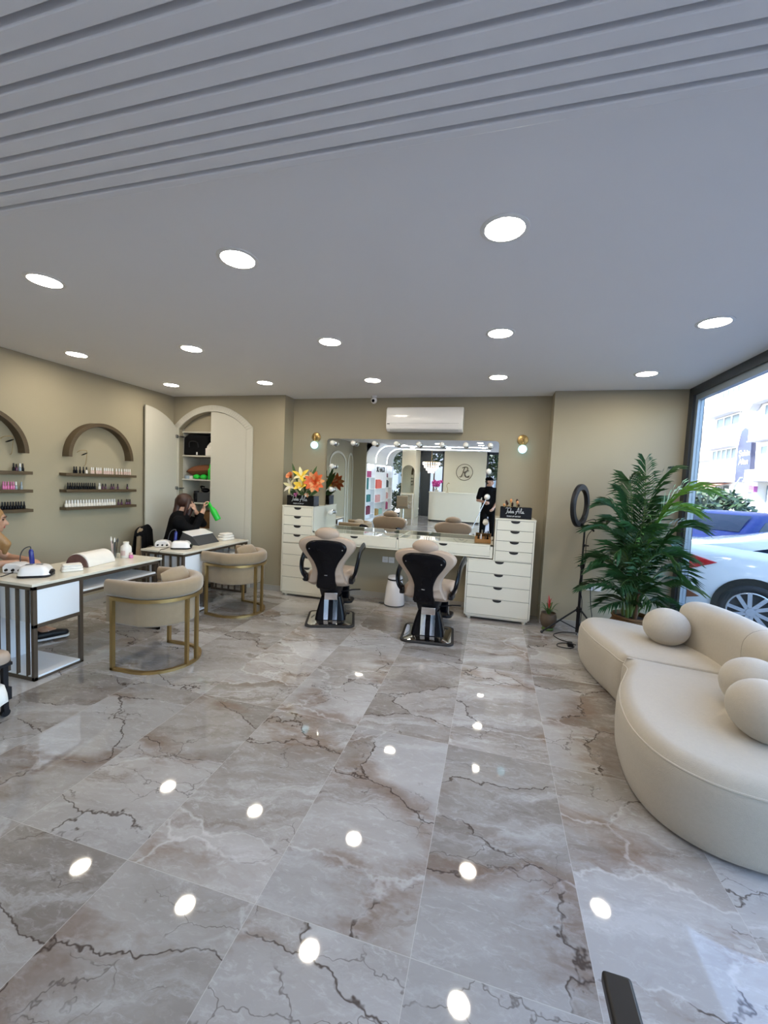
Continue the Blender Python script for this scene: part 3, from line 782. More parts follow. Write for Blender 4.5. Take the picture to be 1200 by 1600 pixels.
M['bluegrey'] = mat('blue_grey_polish', (.30, .36, .42), .15, var=.1, coat=.6)
BM = {k: bottle_mesh('nail_polish_bottle', *v, r={'white': .0160, 'black': .0115, 'rose': .0115, 'pink': .0108}.get(k, .0120)) for k, v in mat_pb.items()}
desc = dict(black='black', white='white-capped', rose='white-capped rose', pink='pink', violet='dark violet', grey='blue-grey', half='black-capped white', clear='white-capped grey')
def bottles(items, z, shelfname, unit, dx=.05):
    items = sorted(items); cnt = {}; 
    tot = {}
    for y, k in items: tot[k] = tot.get(k, 0)+1
    for y, k in items:
        cnt[k] = cnt.get(k, 0)+1
        o = bpy.data.objects.new('nail_polish_bottle', BM[k]); COL.objects.link(o)
        o.location = (XL+dx, y, z); o.rotation_euler = (0, 0, y*50)
        if k in ('violet',): o.scale = (1, 1, .9)
        d = desc[k]
        lb = ('%s %s polish bottle from the left on the %s shelf %s' % (ORD[cnt[k]-1], d, shelfname, unit)) if tot[k] > 1 else '%s polish bottle on the %s shelf %s' % (d, shelfname, unit)
        tag(o, lb, 'nail polish', 'nail polish bottles on the wall shelves')
fy = lambda px: 3.504+(px-462)/556*.932
U = 'under the whole arch'
bottles([(fy(p), 'black') for p in (540, 556, 582, 606)]+[(fy(629), 'half')]+[(fy(p), 'rose') for p in (666, 680, 706, 722, 738, 766, 782, 798, 815, 834, 866, 890, 912, 936, 952, 969, 986)], 1.567, 'top', U)
bottles([(fy(496+16.2*i), 'black') for i in range(13)]+[(fy(727), 'white')]+[(fy(p), 'violet') for p in (752, 776, 824, 842, 878, 963)], 1.380, 'middle', U)
bottles([(fy(484+20.3*i), 'white') for i in range(19)]+[(fy(p), 'violet') for p in (884, 912, 955, 971, 987)], 1.178, 'bottom', U)
ly = lambda px: 2.943+px/203*.223
U2 = 'at the left edge'
bottles([(ly(70), 'black'), (ly(93), 'violet'), (ly(123), 'clear'), (ly(146), 'black')], 1.567, 'top', U2)
bottles([(ly(p), 'pink') for p in (-14, 4, 25, 48, 68)]+[(ly(88), 'clear'), (ly(132), 'grey')], 1.380, 'middle', U2)
bottles([(ly(p), 'black') for p in (-26, -4, 18, 40, 62, 84, 106, 128, 152)], 1.178, 'bottom', U2)
# little wire holders with a black lash tip on the wall, inside the arches
for lb, y, z in (('small wire hook holding a black lash strip inside the complete arch', 3.74, 1.80), ('small wire hook holding black lash strips inside the arch at the picture edge', 2.97, 1.87)):
    t = thing('wall_hook', lb, 'wall hook', (XL, y, z), group='wire hooks in the arches')
    MB().tube(catmull([(0, -.03, .01), (.03, -.01, .035), (.05, .035, .04), (.05, .05, .02), (.03, .05, -.12), (0, .05, -.14)], 5, False), .0025, 6).build('wire', M['gold'], t)
    MB().ell((.05, .02, -.005), (.006, .045, .007), 10, 6, Matrix.Rotation(radians(25), 3, 'X')).build('lash_strip', M['blackfab'], t)

# ---------------------------------------------------------------- things on the desks
def drill(label, loc, rz):
    t = thing('nail_drill', label, 'nail drill', loc, rz, 'nail drill machines')
    prof = [(-.085, 0), (.085, 0), (.088, .02), (.06, .062), (.02, .078), (-.06, .078), (-.088, .05)]
    MB().prism(prof, -.055, .055, 'y').build('housing', M['wplastic'], t, bevel=.012, seg=3)
    MB().box((-.075, -.05, -.0), (.075, .05, .004)).build('base', M['black'], t)
    for i, x in enumerate((-.05, .0, .05)): MB().cyl((x, -.054, .028), (x, -.068, .026), .011, .009, 14).build('knob', M['black'], t)
    return t
def handpiece(label, loc, lean):
    t = thing('drill_handpiece', label, 'drill handpiece', loc, 0, 'drill handpieces')
    Rm = Matrix.Rotation(lean, 3, 'X')
    MB().lathe([(.008, .0), (.016, .008), (.017, .05), (.0165, .12), (.012, .135), (.006, .14)], R=Rm, n=20).build('grip', M['blue'], t)
    MB().lathe([(.03, -.045), (.03, -.038), (.013, -.032), (.013, .004), (.0, .005)], n=20).build('stand', M['greyp'], t)
    top = Rm @ Vector((0, 0, .138))
    MB().tube(catmull([top, top+Vector((-.012, 0, .022)), top+Vector((-.05, -.02, .0)), top+Vector((-.075, -.03, -.06)), Vector((-.085, -.03, -.042))], 6, False), .004, 6).build('cord', M['greyp'], t)
    return t
def naillamp(label, loc, rz):
    t = thing('nail_lamp', label, 'nail lamp', loc, rz, 'white curing lamps')
    o = rrect(-.105, -.085, .105, .085, .045, 6)
    MB().loft([[(x*k, y*k, z) for x, y in o] for k, z in ((1.02, .002), (1.04, .008), (1.0, .018))]).build('base', M['black'], t)
    MB().loft([[(x*k+dx, y*k, z) for x, y in o] for k, z, dx in ((1, .018, 0), (.99, .03, 0), (.90, .06, -.002), (.78, .082, -.006), (.6, .09, -.008), (.3, .093, -.008))]).build('housing', M['wplastic'], t, ang=70)
    MB().box((-.065, -.018, .090), (-.02, .012, .0955)).build('display', M['greyp'], t, bevel=.003)
    MB().box((.0, -.018, .090), (.045, .012, .0945)).build('button_row', M['greyp'], t, bevel=.003)
    MB().ell((.09, 0, .03), (.03, .062, .022)).build('opening', M['blackg'], t)
    return t
TZ = .7455
drill('white nail drill machine with black knobs at the near left corner of the nearer desk', (-3.73, 2.43, TZ), radians(20))
handpiece('navy drill handpiece in a stand on the nearer desk', (-3.68, 2.50, TZ+.045), radians(4))
naillamp('white curing lamp with black base on the near front corner of the nearer desk', (-3.485, 2.395, TZ), radians(38))
drill('white nail drill machine with black knobs on the farther desk', (-3.72, 3.955, TZ), radians(25))
handpiece('navy drill handpiece in a stand on the farther desk', (-3.62, 4.02, TZ+.045), radians(-4))
naillamp('white curing lamp with black base on the near front corner of the farther desk', (-3.475, 3.955, TZ), radians(30))
for lb, pts in (('thin black cord hanging over the near end of the nearer desk', [(-3.70, 2.37, TZ+.012), (-3.66, 2.28, TZ+.006), (-3.645, 2.20, TZ+.003), (-3.645, 2.186, TZ-.05), (-3.66, 2.19, .55), (-3.72, 2.19, .30), (-3.8, 2.18, .04)]),
                ('thin black cord hanging over the near end of the farther desk', [(-3.60, 3.90, TZ+.012), (-3.58, 3.82, TZ+.006), (-3.57, 3.74, TZ+.003), (-3.57, 3.715, TZ-.05), (-3.55, 3.70, .6), (-3.60, 3.70, .25), (-3.64, 3.70, .02)])):
    tag(MB().tube(catmull(pts, 6, False), .0035, 6).build('cord', M['black']), lb, 'cord', 'cords over the desks')
# arched dust-lamp on desk one
t = thing('arched_hand_rest', 'white half-round hand rest lamp with smoked front on the nearer desk', 'nail lamp', (-3.555, 2.90, TZ), radians(8))
o = [(x, z) for x, z in arc(0, 0, .115, 0, 180, 20, .118)]
MB().prism(o, -.13, .17, 'y').build('shell', M['offwhite'], t, bevel=.006)
MB().prism([(x*.94, z*.94) for x, z in o], -.142, -.131, 'y').build('smoked_front', mat('smoked_plastic', (.13, .07, .065), .15, var=.3, scale=20), t, bevel=.003)
tw = MB(); 
for k, (a, z0, z1) in enumerate(((.075, 0, .022), (.072, .022, .044), (.066, .044, .060))): tw.prism(rrect(-a, -.048, a, .048, .02), z0, z1, 'z')
tag(tw.build('folded_towel', M['towel'], None, (-3.425, 2.635, TZ), (0, 0, radians(60)), bevel=.008, seg=3), 'small folded white towel on the nearer desk beside the curing lamp', 'towel', 'folded towels on the desks')
jar = thing('brush_jar', 'clear glass jar of nail brushes near the far end of the nearer desk', 'jar', (-3.60, 3.19, TZ))
MB().lathe([(.036, 0), (.040, .004), (.040, .105), (.0375, .105), (.0375, .006), (.0, .006)], n=24).build('glass', M['glass'], jar)
for i, (dx, dy, h, c1, c2) in enumerate(((-.012, -.014, .21, 'pinkbottle', 'offwhite'), (.012, -.006, .20, 'greyp', 'offwhite'), (.020, .012, .195, 'bronze', 'greyp'), (-.006, .016, .185, 'bronze', 'black'), (-.020, .002, .175, 'pinkbottle', 'greyp'))):
    t = thing('nail_brush', '%s nail brush of the five in the glass jar on the nearer desk' % ('pink longest', 'grey thick', 'bronze right', 'bronze rear', 'pink short')[i], 'brush', (-3.60+dx*.6, 3.19+dy*.6, TZ+.008), group='brushes in the glass jar')
    top = Vector((dx*.8, dy*.8, h))
    MB().tube([(0, 0, 0), top*.45, top*.78], [.0035, .006, .005], 8).build('handle', M[c1], t)
    MB().tube([top*.78, top*.88, top], [.006, .008, .002], 8).build('bristles', M[c2], t)
t = thing('lotion_bottle', 'white round-shouldered lotion bottle on the nearer desk beside the brush jar', 'bottle', (-3.545, 3.275, TZ))
MB().lathe([(.046, 0), (.050, .006), (.050, .09), (.044, .115), (.026, .13), (.024, .137)], n=28).build('body', M['offwhite'], t)
MB().lathe([(.026, .137), (.027, .139), (.027, .158), (.0, .159)], n=24).build('cap', M['offwhite'], t)
lb_ = MB(); lb_.prism(arc(0, 0, .0508, -100, -50, 8)+arc(0, 0, .0495, -50, -100, 8), .025, .075, 'z'); lb_.build('label', M['pinkbottle'], t)
t = thing('polish_pot', 'little pink pot in front of the white lotion bottle', 'pot', (-3.475, 3.27, TZ))
MB().lathe([(.018, 0), (.019, .004), (.019, .028), (.012, .034)], n=20).build('body', M['pinkpolish'], t)
MB().lathe([(.013, .034), (.013, .055), (.0, .056)], n=20).build('cap', M['pinkbottle'], t)
tag(box_obj('remote_tray', (-3.70, 3.08, TZ), (-3.60, 3.16, TZ+.02), M['greyp'], None, .004), 'small dark tray behind the brush jar on the nearer desk', 'tray')
# tent-shaped dust collector on desk two
t = thing('dust_collector', 'black and white tent-shaped dust collector on the farther desk', 'dust collector', (-3.575, 4.395, TZ), radians(2))
pr = [(.135, 0), (.035, .105), (-.10, .150), (-.17, 0)]
MB().prism(pr, -.20, .20, 'y').build('housing', M['greyp'], t, bevel=.004)
MB().prism([(.040, .1065), (.040, .114), (-.105, .1605), (-.105, .153)], -.203, .203, 'y').build('top_plate', M['wplastic'], t, bevel=.002)
tw = MB()
for k, (a, b, z0, z1) in enumerate(((.105, .065, 0, .035), (.10, .062, .035, .068), (.085, .055, .068, .095))): tw.prism(rrect(-a, -b, a, b, .03), z0, z1, 'z')
tag(tw.build('folded_towel', M['towel'], None, (-3.475, 4.775, TZ), (0, 0, radians(80)), bevel=.014, seg=3), 'pile of white folded towel at the far end of the farther desk', 'towel', 'folded towels on the desks')

# ---------------------------------------------------------------- arched cupboard
cb = thing('arched_cupboard', 'tall built-in cupboard with arched pale frame, left door swung open', 'cupboard', (0, YC, 0))
b = MB(); x0, x1, d = OX0, OX1, .46
b.box((x0-.02, .085, 0), (x0, d, 2.30)); b.box((x1, .085, 0), (x1+.02, d, 2.30)); b.box((x0-.02, d, 0), (x1+.02, d+.02, 2.62))
b.box((-4.055, .09, 0), (-4.035, d, 2.30)); b.box((x0, .085, .0), (x1, d, .07))
b.build('carcass', M['door'], cb, smooth=False)
pan = MB(); nn = 16
for i in range(nn):
    a, c = x0+.004+(x1-x0-.008)*i/nn, x0+.004+(x1-x0-.008)*(i+1)/nn
    pan.prism([(a, 2.26), (c, 2.26), (c, closet_arch(c)+.03), (a, closet_arch(a)+.03)], .10, .12, 'y')
pan.build('arch_panel', M['wall'], cb, smooth=False)
for z in (2.26, 1.905, 1.545, 1.19, .80, .42):
    box_obj('shelf', (x0, .06, z-.018), (-4.055, d, z), M['door'], cb)
tr = MB(); N = 40
oo = lambda x: 2.635-(1.05-sqrt(max(1.05**2-(x+4.04)**2, 0)))*1.27
xo0, xo1 = -4.715, -3.362
for i in range(N):
    t0, t1 = i/N, (i+1)/N
    xa, xb = xo0+(xo1-xo0)*t0, xo0+(xo1-xo0)*t1; ia, ib = x0+(x1-x0)*t0, x0+(x1-x0)*t1
    tr.prism([(ia, closet_arch(ia)), (ib, closet_arch(ib)), (xb, oo(xb)), (xa, oo(xa))], -.022, 0, 'y')
tr.prism([(x1, 0), (xo1, 0), (xo1, oo(xo1)-.001), (x1, OS-.001)], -.021, 0, 'y'); tr.prism([(xo0, 0), (x0, 0), (x0, OS-.001), (xo0, oo(xo0)-.001)], -.021, 0, 'y')
tr.build('arched_frame', M['door'], cb, smooth=False, bevel=.003)
def door_outline(a, c, n=14):
    return [(a, .03), (c, .03)]+[(c+(a-c)*i/n, closet_arch(c+(a-c)*i/n)-.006) for i in range(n+1)]
MB().prism(door_outline(-4.062, x1-.006), -.012, .010, 'y').build('door', M['door'], cb, smooth=False, bevel=.002)
# the open leaf hangs on the left jamb and stands almost flat against the left wall
dl = MB(); ol = door_outline(x0+.006, -4.068)
dl.prism([(x-(x0+.006), z) for x, z in ol], -.022, 0, 'y')
od = dl.build('door', M['door'], cb, loc=(x0-.018, -.022, 0), smooth=False, bevel=.002)
od.rotation_euler = (0, 0, radians(-93.0))
for z in (2.175, 1.40, .55):
    h = MB(); h.box((x0-.03, -.055, z-.022), (x0+.004, -.022, z+.022)); h.box((x0-.004, -.045, z-.008), (x0+.045, .06, z+.008)); h.build('hinge', M['steel'], cb, bevel=.003)
# what the cupboard holds
def put(o, lb, c, g='things in the arched cupboard'): return tag(o, lb, c, g)
YI = YC+.085
bag = thing('storage_bag', 'black storage bag on the top cupboard shelf', 'bag', (-4.40, YI+.12, 1.905), group='things in the arched cupboard')
MB().prism([(-.215, 0), (.21, 0), (.215, .30), (-.13, .315), (-.21, .27)], -.13, .17, 'y').build('body', M['blackfab'], bag, bevel=.02, seg=3)
MB().tube(catmull([(-.10, -.14, .12), (-.08, -.155, .2), (.04, -.155, .2), (.06, -.14, .12)], 5, False), .008, 6).build('handle', M['black'], bag)
MB().box((.02, -.136, .01), (.04, -.128, .05)).build('tag', M['wplastic'], bag)
wb = MB(); wb.prism(rrect(-.05, -.05, .05, .05, .01), 0, .11, 'z'); o = wb.build('small_box', M['offwhite'], None, (-4.155, YI+.015, 1.905), bevel=.003)
put(o, 'small cream box at the right of the top cupboard shelf', 'box')
cr = MB(); cr.lathe([(.05, 0), (.045, .03), (.025, .06), (.006, .085)], n=14); put(cr.build('white_cloth', M['towel'], None, (-4.155, YI+.015, 2.0165)), 'crumpled white cloth on the small cream box in the cupboard', 'cloth')
cc = cushion('brown_cushion', 'rust brown cushion lying on the second cupboard shelf', (-4.36, YI+.15, 1.685), (radians(4), radians(-5), 0), (.46, .34, .17), 'rust' if 'rust' in M else 'basket', 'things in the arched cupboard')
for i, x in enumerate((-4.395, -4.27)):
    g = MB(); g.ell((0, 0, .038), (.052, .05, .038)); put(g.build('green_sponge', M['green'], None, (x, YI+.02, 1.545)), 'bright green round sponge, %s one on the second cupboard shelf' % ('left', 'right')[i], 'sponge')
gb = thing('green_bottle', 'tall bright green bottle at the right of the second cupboard shelf', 'bottle', (-4.155, YI+.03, 1.545), group='things in the arched cupboard')
MB().lathe([(.036, 0), (.038, .01), (.038, .15), (.02, .18), (.018, .19)]).build('body', M['green'], gb); MB().lathe([(.02, .19), (.02, .235), (.0, .236)]).build('cap', M['green'], gb)
gl_ = MB(); gl_.lathe([(.045, 0), (.05, .05), (.048, .05), (.04, .005), (.0, .004)]); put(gl_.build('glass_bowl', M['bluegrey'], None, (-4.555, YI+.02, 1.545)), 'small glass bowl at the left of the second cupboard shelf', 'bowl')
put(box_obj('white_box', (-4.51, YI, 1.5455), (-4.455, YI+.09, 1.59), M['offwhite'], None, .003), 'small white box beside the glass bowl in the cupboard', 'box')
gx = MB(); gx.prism(rrect(-.145, -.10, .145, .10, .012), 0, .155, 'z'); put(gx.build('grey_box', M['greyp'], None, (-4.235, YI+.11, 1.19), bevel=.004), 'dark grey box on the third cupboard shelf', 'box')
hd = MB(); hd.ell((0, 0, .035), (.075, .04, .035)); hd.tube(catmull([(-.05, 0, .03), (-.09, .01, .09), (-.02, 0, .085)], 5, False), .012, 8); put(hd.build('hair_clipper', M['blackg'], None, (-4.30, YI+.10, 1.3455)), 'black hair tool lying on the dark grey box in the cupboard', 'hair tool')
kx = thing('black_canister', 'black canister left of the dark grey box in the cupboard', 'canister', (-4.44, YI+.07, 1.19), group='things in the arched cupboard')
MB().lathe([(.04, 0), (.042, .008), (.042, .13), (.036, .14)]).build('body', M['blackg'], kx); MB().lathe([(.036, .14), (.038, .142), (.038, .175), (.0, .177)]).build('lid', M['black'], kx)
put(box_obj('wooden_crate', (-4.36, YI, .80), (-4.10, YI+.25, 1.06), M['basket'], None, .006), 'brown crate on the fourth cupboard shelf, behind the woman with the green bottle', 'crate')
jr = MB(); jr.lathe([(.035, 0), (.037, .01), (.037, .09), (.03, .10), (.0, .101)]); put(jr.build('glass_jar', M['bluegrey'], None, (-4.415, YI+.05, .80)), 'small grey jar on the fourth cupboard shelf', 'jar')

# ---------------------------------------------------------------- black boxes with white lettering
def strokes(lines, sc, r=.0018):
    mb = MB()
    for ln in lines:
        pts = [(x*sc, 0, z*sc) for x, z in ln]
        mb.tube(catmull(pts, 5, False) if len(pts) > 2 else pts, r, 5)
    return mb
SCRIPT = [[(.0, .92), (.25, 1.02), (.55, .98), (.8, 1.05)], [(.42, 1.0), (.34, .6), (.22, .12), (.05, -.05)],              # T
          [(.48, .5), (.46, .2), (.58, .12), (.70, .45), (.70, .2), (.80, .14)],                                           # u
          [(.90, .95), (.86, .3), (.90, .12), (1.02, .2), (1.0, .42), (.88, .38)],                                         # b
          [(1.32, .45), (1.16, .42), (1.14, .16), (1.30, .2), (1.36, .48), (1.36, .15), (1.48, .2)],                       # a
          [(1.70, -.15), (1.95, .4), (2.22, 1.12), (2.28, .5), (2.34, .05)], [(1.66, .35), (2.0, .42), (2.45, .40)],      # A
          [(2.55, .25), (2.72, .8), (2.66, 1.02), (2.56, .6), (2.60, .15), (2.74, .2)],                                    # l
          [(3.0, .45), (2.84, .4), (2.84, .14), (2.98, .2), (3.04, .46), (3.04, .14), (3.22, .22)]]                        # a
def text_obj(name, body, size, m, parent, loc, rot=(radians(90), 0, 0), ext=.0006, align='CENTER'):
    cu = bpy.data.curves.new(name, 'FONT'); cu.body = body; cu.size = size; cu.extrude = ext; cu.align_x = align; cu.resolution_u = 3
    cu.materials.append(m)
    tmp = bpy.data.objects.new(name, cu); COL.objects.link(tmp); bpy.context.view_layer.update()
    me = bpy.data.meshes.new_from_object(tmp.evaluated_get(bpy.context.evaluated_depsgraph_get()))
    bpy.data.objects.remove(tmp); bpy.data.curves.remove(cu)
    o = bpy.data.objects.new(name, me); COL.objects.link(o); o.location = loc; o.rotation_euler = rot
    if parent: o.parent = parent
    return o
def letter_box(label, loc, w):
    t = thing('display_box', label, 'box', loc, group='black lettered boxes on the cabinets')
    b = MB(); D, H = .17, .135
    for a, c in (((0, 0, 0), (w, D, .004)), ((0, 0, .004), (w, .004, H)), ((0, D-.004, .004), (w, D, H)), ((0, .004, .004), (.004, D-.004, H)), ((w-.004, .004, .004), (w, D-.004, H)), ((w*.72, .004, .004), (w*.72+.004, D-.004, H))): b.box(a, c)
    b.build('body', M['boxblack'], t, smooth=False)
    s = strokes(SCRIPT, w*.185, .0022).build('script_lettering', M['letter'], t, loc=(w*.17, -.0015, .058))
    text_obj('small_lettering', 'MAKE UP ARTIST', .021, M['letter'], t, (w*.44, -.001, .020))
    return t
CTZ = 1.2535
letter_box('black box with white script lettering holding flowers, on the left cabinet', (-2.735, 5.075, CTZ), .40)
letter_box('black box with white script lettering holding make-up brushes, on the right cabinet', (.092, 5.09, CTZ), .36)
# make-up brushes
cols = ['offwhite', 'gold', 'black', 'gold', 'offwhite', 'black', 'gold', 'black', 'offwhite']
for i in range(9):
    x, y = .135+.022*i, 5.125+.03*((i*7) % 3); h = .165+.02*((i*5) % 4)
    t = thing('makeup_brush', 'make-up brush with %s handle, %s from the left in the right lettered box' % ({'offwhite': 'cream', 'gold': 'gold', 'black': 'black'}[cols[i]], ORD[i]), 'make-up brush', (x, y, CTZ+.005), group='make-up brushes in the right box')
    top = Vector((.02*sin(i*2.3), .02*cos(i*1.7), h))
    MB().tube([(0, 0, 0), top*.5, top*.72], [.004, .006, .0055], 8).build('handle', M[cols[i]], t)
    MB().tube([top*.72, top*.82], [.0065, .0075], 8).build('ferrule', M['gold'], t)
    MB().tube([top*.82, top*.93, top*1.02], [.008, .017, .006], 10).build('bristles', M['hairb'] if i % 3 else M['peach'], t)
# flowers
def petal_flower(name, label, loc, d, n, L, w, mats, layers=2, open_=1.0, cat='flower'):
    t = thing(name, label, cat, loc, group='flowers in the left lettered box')
    d = Vector(d).normalized(); u = d.orthogonal().normalized(); v = d.cross(u)
    for ly_ in range(layers):
        for k in range(n):
            a = 2*pi*(k+.5*ly_)/n; out = u*cos(a)+v*sin(a); ls = L*(1-.22*ly_); op = open_*(1-.35*ly_)
            mb = MB(); rings = []
            for s in range(6):
                q = s/5; ww = w*(1-.18*ly_)*sin(pi*(.12+.83*q))**.9
                c = d*(ls*q*(1.05-.55*op*q))+out*(ls*q*op*(.6+.4*q)); side = d.cross(out)
                rings.append([c-side*ww+d*(.25*ww), c, c+side*ww+d*(.25*ww)])
            mb.loft(rings, cap=False, closed=False)
            mb.build('petal', M[mats[(k+ly_) % len(mats)]], t)
    MB().ell(d*L*.12, (L*.12, L*.12, L*.12), 10, 8).build('flower_centre', M[mats[-1]], t)
    base = Vector((-2.53, 5.16, CTZ+.01))-Vector(loc)
    MB().tube(catmull([(0, 0, 0), Vector((0, 0, -.05))-d*.02, base*.7+Vector((0, 0, -.02)), base], 4, False), .004, 6).build('stem', M['palmstem'], t)
    return t
petal_flower('orange_dahlia', 'large orange-red flower at the right of the black box bouquet', (-2.335, 5.10, 1.575), (.25, -1, .15), 10, .150, .040, ['orange', 'peach', 'orange'], 3, .95)
petal_flower('yellow_lily', 'yellow lily low in the middle of the black box bouquet', (-2.50, 5.06, 1.505), (-.05, -1, .55), 6, .135, .034, ['yellow', 'creamp', 'yellow'], 2, .75)
petal_flower('peach_protea', 'peach orange flower head at the upper left of the bouquet', (-2.685, 5.10, 1.625), (-.2, -.8, .6), 11, .095, .024, ['peach', 'orange', 'peach'], 3, .6)
petal_flower('cream_lily', 'cream and yellow lily at the upper middle of the bouquet', (-2.545, 5.10, 1.635), (.3, -.6, .5), 6, .14, .026, ['creamp', 'yellow'], 1, .9)
petal_flower('cream_lily', 'cream lily with long petals at the lower left of the bouquet', (-2.665, 5.08, 1.515), (-.4, -1, .1), 6, .12, .022, ['whitep', 'creamp'], 1, 1.0)
petal_flower('white_rosebud', 'white flower drooping over the front of the black box', (-2.42, 5.05, 1.425), (.15, -.8, -.4), 6, .06, .02, ['whitep', 'peach'], 2, .6)
petal_flower('violet_blossom', 'small dark violet blossom at the rim of the black box', (-2.585, 5.06, 1.40), (0, -1, .2), 6, .045, .014, ['violetpolish', 'pinkpolish'], 2, .8)
for i, (tip, w) in enumerate((((-2.70, 5.13, 1.83), .022), ((-2.33, 5.13, 1.80), .026), ((-2.31, 5.10, 1.735), .030), ((-2.42, 5.16, 1.76), .014), ((-2.50, 5.16, 1.75), .014), ((-2.76, 5.12, 1.56), .020), ((-2.27, 5.12, 1.48), .022), ((-2.62, 5.16, 1.72), .014), ((-2.60, 5.08, 1.56), .035), ((-2.44, 5.09, 1.60), .038), ((-2.70, 5.10, 1.45), .032), ((-2.38, 5.08, 1.47), .034), ((-2.50, 5.07, 1.45), .03))):
    b0_ = Vector((-2.52, 5.17, CTZ+.01)); tp = Vector(tip); mb = MB(); rings = []
    L_ = tp-b0_; side = Vector((L_.z, 0, -L_.x)).normalized()
    for s in range(9):
        q = s/8; c = b0_+L_*q+Vector((0, -.03*sin(pi*q), .03*sin(pi*q))); ww = w*max(.08, sin(pi*min(1, max(0, (q-.42)/.58)))**.8) if q > .42 else .003
        rings.append([c-side*ww, c+Vector((0, .006, 0)), c+side*ww])
    mb.loft(rings, cap=False, closed=False)
    tag(mb.build('leaf_blade', M['leaf']), ('tall green leaf at the left top of the bouquet', 'dark green leaf at the right top of the bouquet', 'broad green leaf right above the orange flower', 'thin leaf right of the bouquet middle', 'thin leaf in the bouquet middle', 'green leaf pointing left from the bouquet', 'green leaf low at the right of the bouquet', 'thin leaf left of the bouquet middle', 'dark leaf behind the yellow lily', 'dark leaf between yellow lily and orange flower', 'dark leaf at the lower left rim of the box', 'dark leaf below the orange flower', 'short dark leaf in the middle over the box rim')[i], 'leaf', 'leaves of the bouquet')
# basket on the counter
bk = thing('wicker_tray', 'small brown tray basket with make-up on the right end of the counter', 'basket', (-.095, 5.20, .9255), radians(6))
p = MB(); 
for a, c in (((-.095, -.065, 0), (.095, .065, .006)), ((-.095, -.065, .006), (.095, -.057, .05)), ((-.095, .057, .006), (.095, .065, .07)), ((-.095, -.057, .006), (-.087, .057, .06)), ((.087, -.057, .006), (.095, .057, .06))): p.box(a, c)
p.build('body', M['basket2'] if 'basket2' in M else M['gold'], bk, bevel=.003)
for i, (dx, dy, h, mm, nm) in enumerate(((-.055, -.01, .085, 'blackg', 'black'), (-.02, .015, .10, 'wplastic', 'white'), (.03, .0, .075, 'bronze', 'bronze'), (.06, .02, .09, 'blackg', 'small black'))):
    z = MB(); z.lathe([(.012, 0), (.013, .004), (.013, h*.6), (.009, h*.62), (.009, h), (.0, h+.001)], n=14)
    c, s_ = cos(radians(6)), sin(radians(6))
    tag(z.build('cosmetic_tube', M[mm], None, (-.095+dx*c-dy*s_, 5.20+dx*s_+dy*c, .932)), '%s cosmetic tube in the brown tray on the counter, %s from the left' % (nm, ORD[i]), 'cosmetic', 'cosmetics in the brown tray')
# ---------------------------------------------------------------- curved sofa in two sections
def sofa_section(name, label, outline, back_path, zt=.405):
    t = thing(name, label, 'sofa', (0, 0, 0), group='curved cream sofa sections')
    op = catmull([(x, y, 0) for x, y in outline], 8)
    n = len(op)
    area = sum(op[i].x*op[(i+1) % n].y-op[(i+1) % n].x*op[i].y for i in range(n))
    if area < 0: op.reverse()
    def near_seam(p):
        q0, q1 = Vector((1.0, 3.33, 0)), Vector((1.92, 3.21, 0)); dd = (q1-q0).normalized()
        return abs((p-q0).cross(dd).z) < .03 and -.03 < (p-q0).dot(dd) < 1.0
    sc_ = [.22 if near_seam(p) else 1.0 for p in op]
    for _ in range(5): sc_ = [(sc_[i-1]+sc_[i]*2+sc_[(i+1) % n])/4 for i in range(n)]
    def inset(d):
        out = []
        for i in range(n):
            tg = (op[(i+1) % n]-op[i-1]).normalized(); out.append(op[i]+Vector((-tg.y, tg.x, 0))*d*sc_[i])
        return out
    rings = []
    for d, z in ((.045, .012), (.03, .02), (.02, .05), (.006, .10), (0, .18), (0, .27), (.004, .315), (.012, zt-.066), (.020, zt-.052), (.034, zt-.032), (.052, zt-.015), (.074, zt-.004), (.095, zt)):
        rings.append([p+Vector((0, 0, z)) for p in inset(d)])
    mb = MB(); mb.loft(rings, cap=False)
    k = len(mb.v); last = list(range(k-n, k)); c = sum((Vector(mb.v[i]) for i in last), Vector())/n
    mb.f.append(tuple(last)); mb.m.append(0)
    mb.f.append(tuple(reversed(range(n)))); mb.m.append(0)
    o = mb.build('seat', M['boucle'], t, ang=70)
    MB().tube([p+Vector((0, 0, zt-.058)) for p in inset(.016)], .0055, 6, closed=True).build('piping', M['boucle'], t)
    # backrest: stadium section swept along a path, ends rounded off
    bp_ = catmull([(x, y, 0) for x, y in back_path[0]], 8, False); N = len(bp_); rings = []
    cap0, cap1 = back_path[1]
    dist = [0]
    for i in range(1, N): dist.append(dist[-1]+(bp_[i]-bp_[i-1]).length)
    T = dist[-1]
    for i, p in enumerate(bp_):
        tg = (bp_[min(i+1, N-1)]-bp_[max(i-1, 0)]).normalized(); nr = Vector((-tg.y, tg.x, 0))
        s = 1; rr = .16
        if cap0 and dist[i] < rr: s = sqrt(max(1-(1-dist[i]/rr)**2, .0))
        if cap1 and T-dist[i] < rr: s = sqrt(max(1-(1-(T-dist[i])/rr)**2, .0))
        s = max(s, .08)
        th, z0, z1 = .135*s, .34, .34+(.755-.34)*(.72+.28*s)
        sec = [(th, z0), (th, z1-.13)]+[(th*cos(a), z1-.13+.13*sin(a)) for a in [pi*q/10 for q in range(1, 10)]]+[(-th, z1-.13), (-th, z0)]
        rings.append([p+nr*u+Vector((0, 0, z)) for u, z in sec])
    MB().loft(rings).build('backrest', M['boucle'], t, ang=70)
    return t
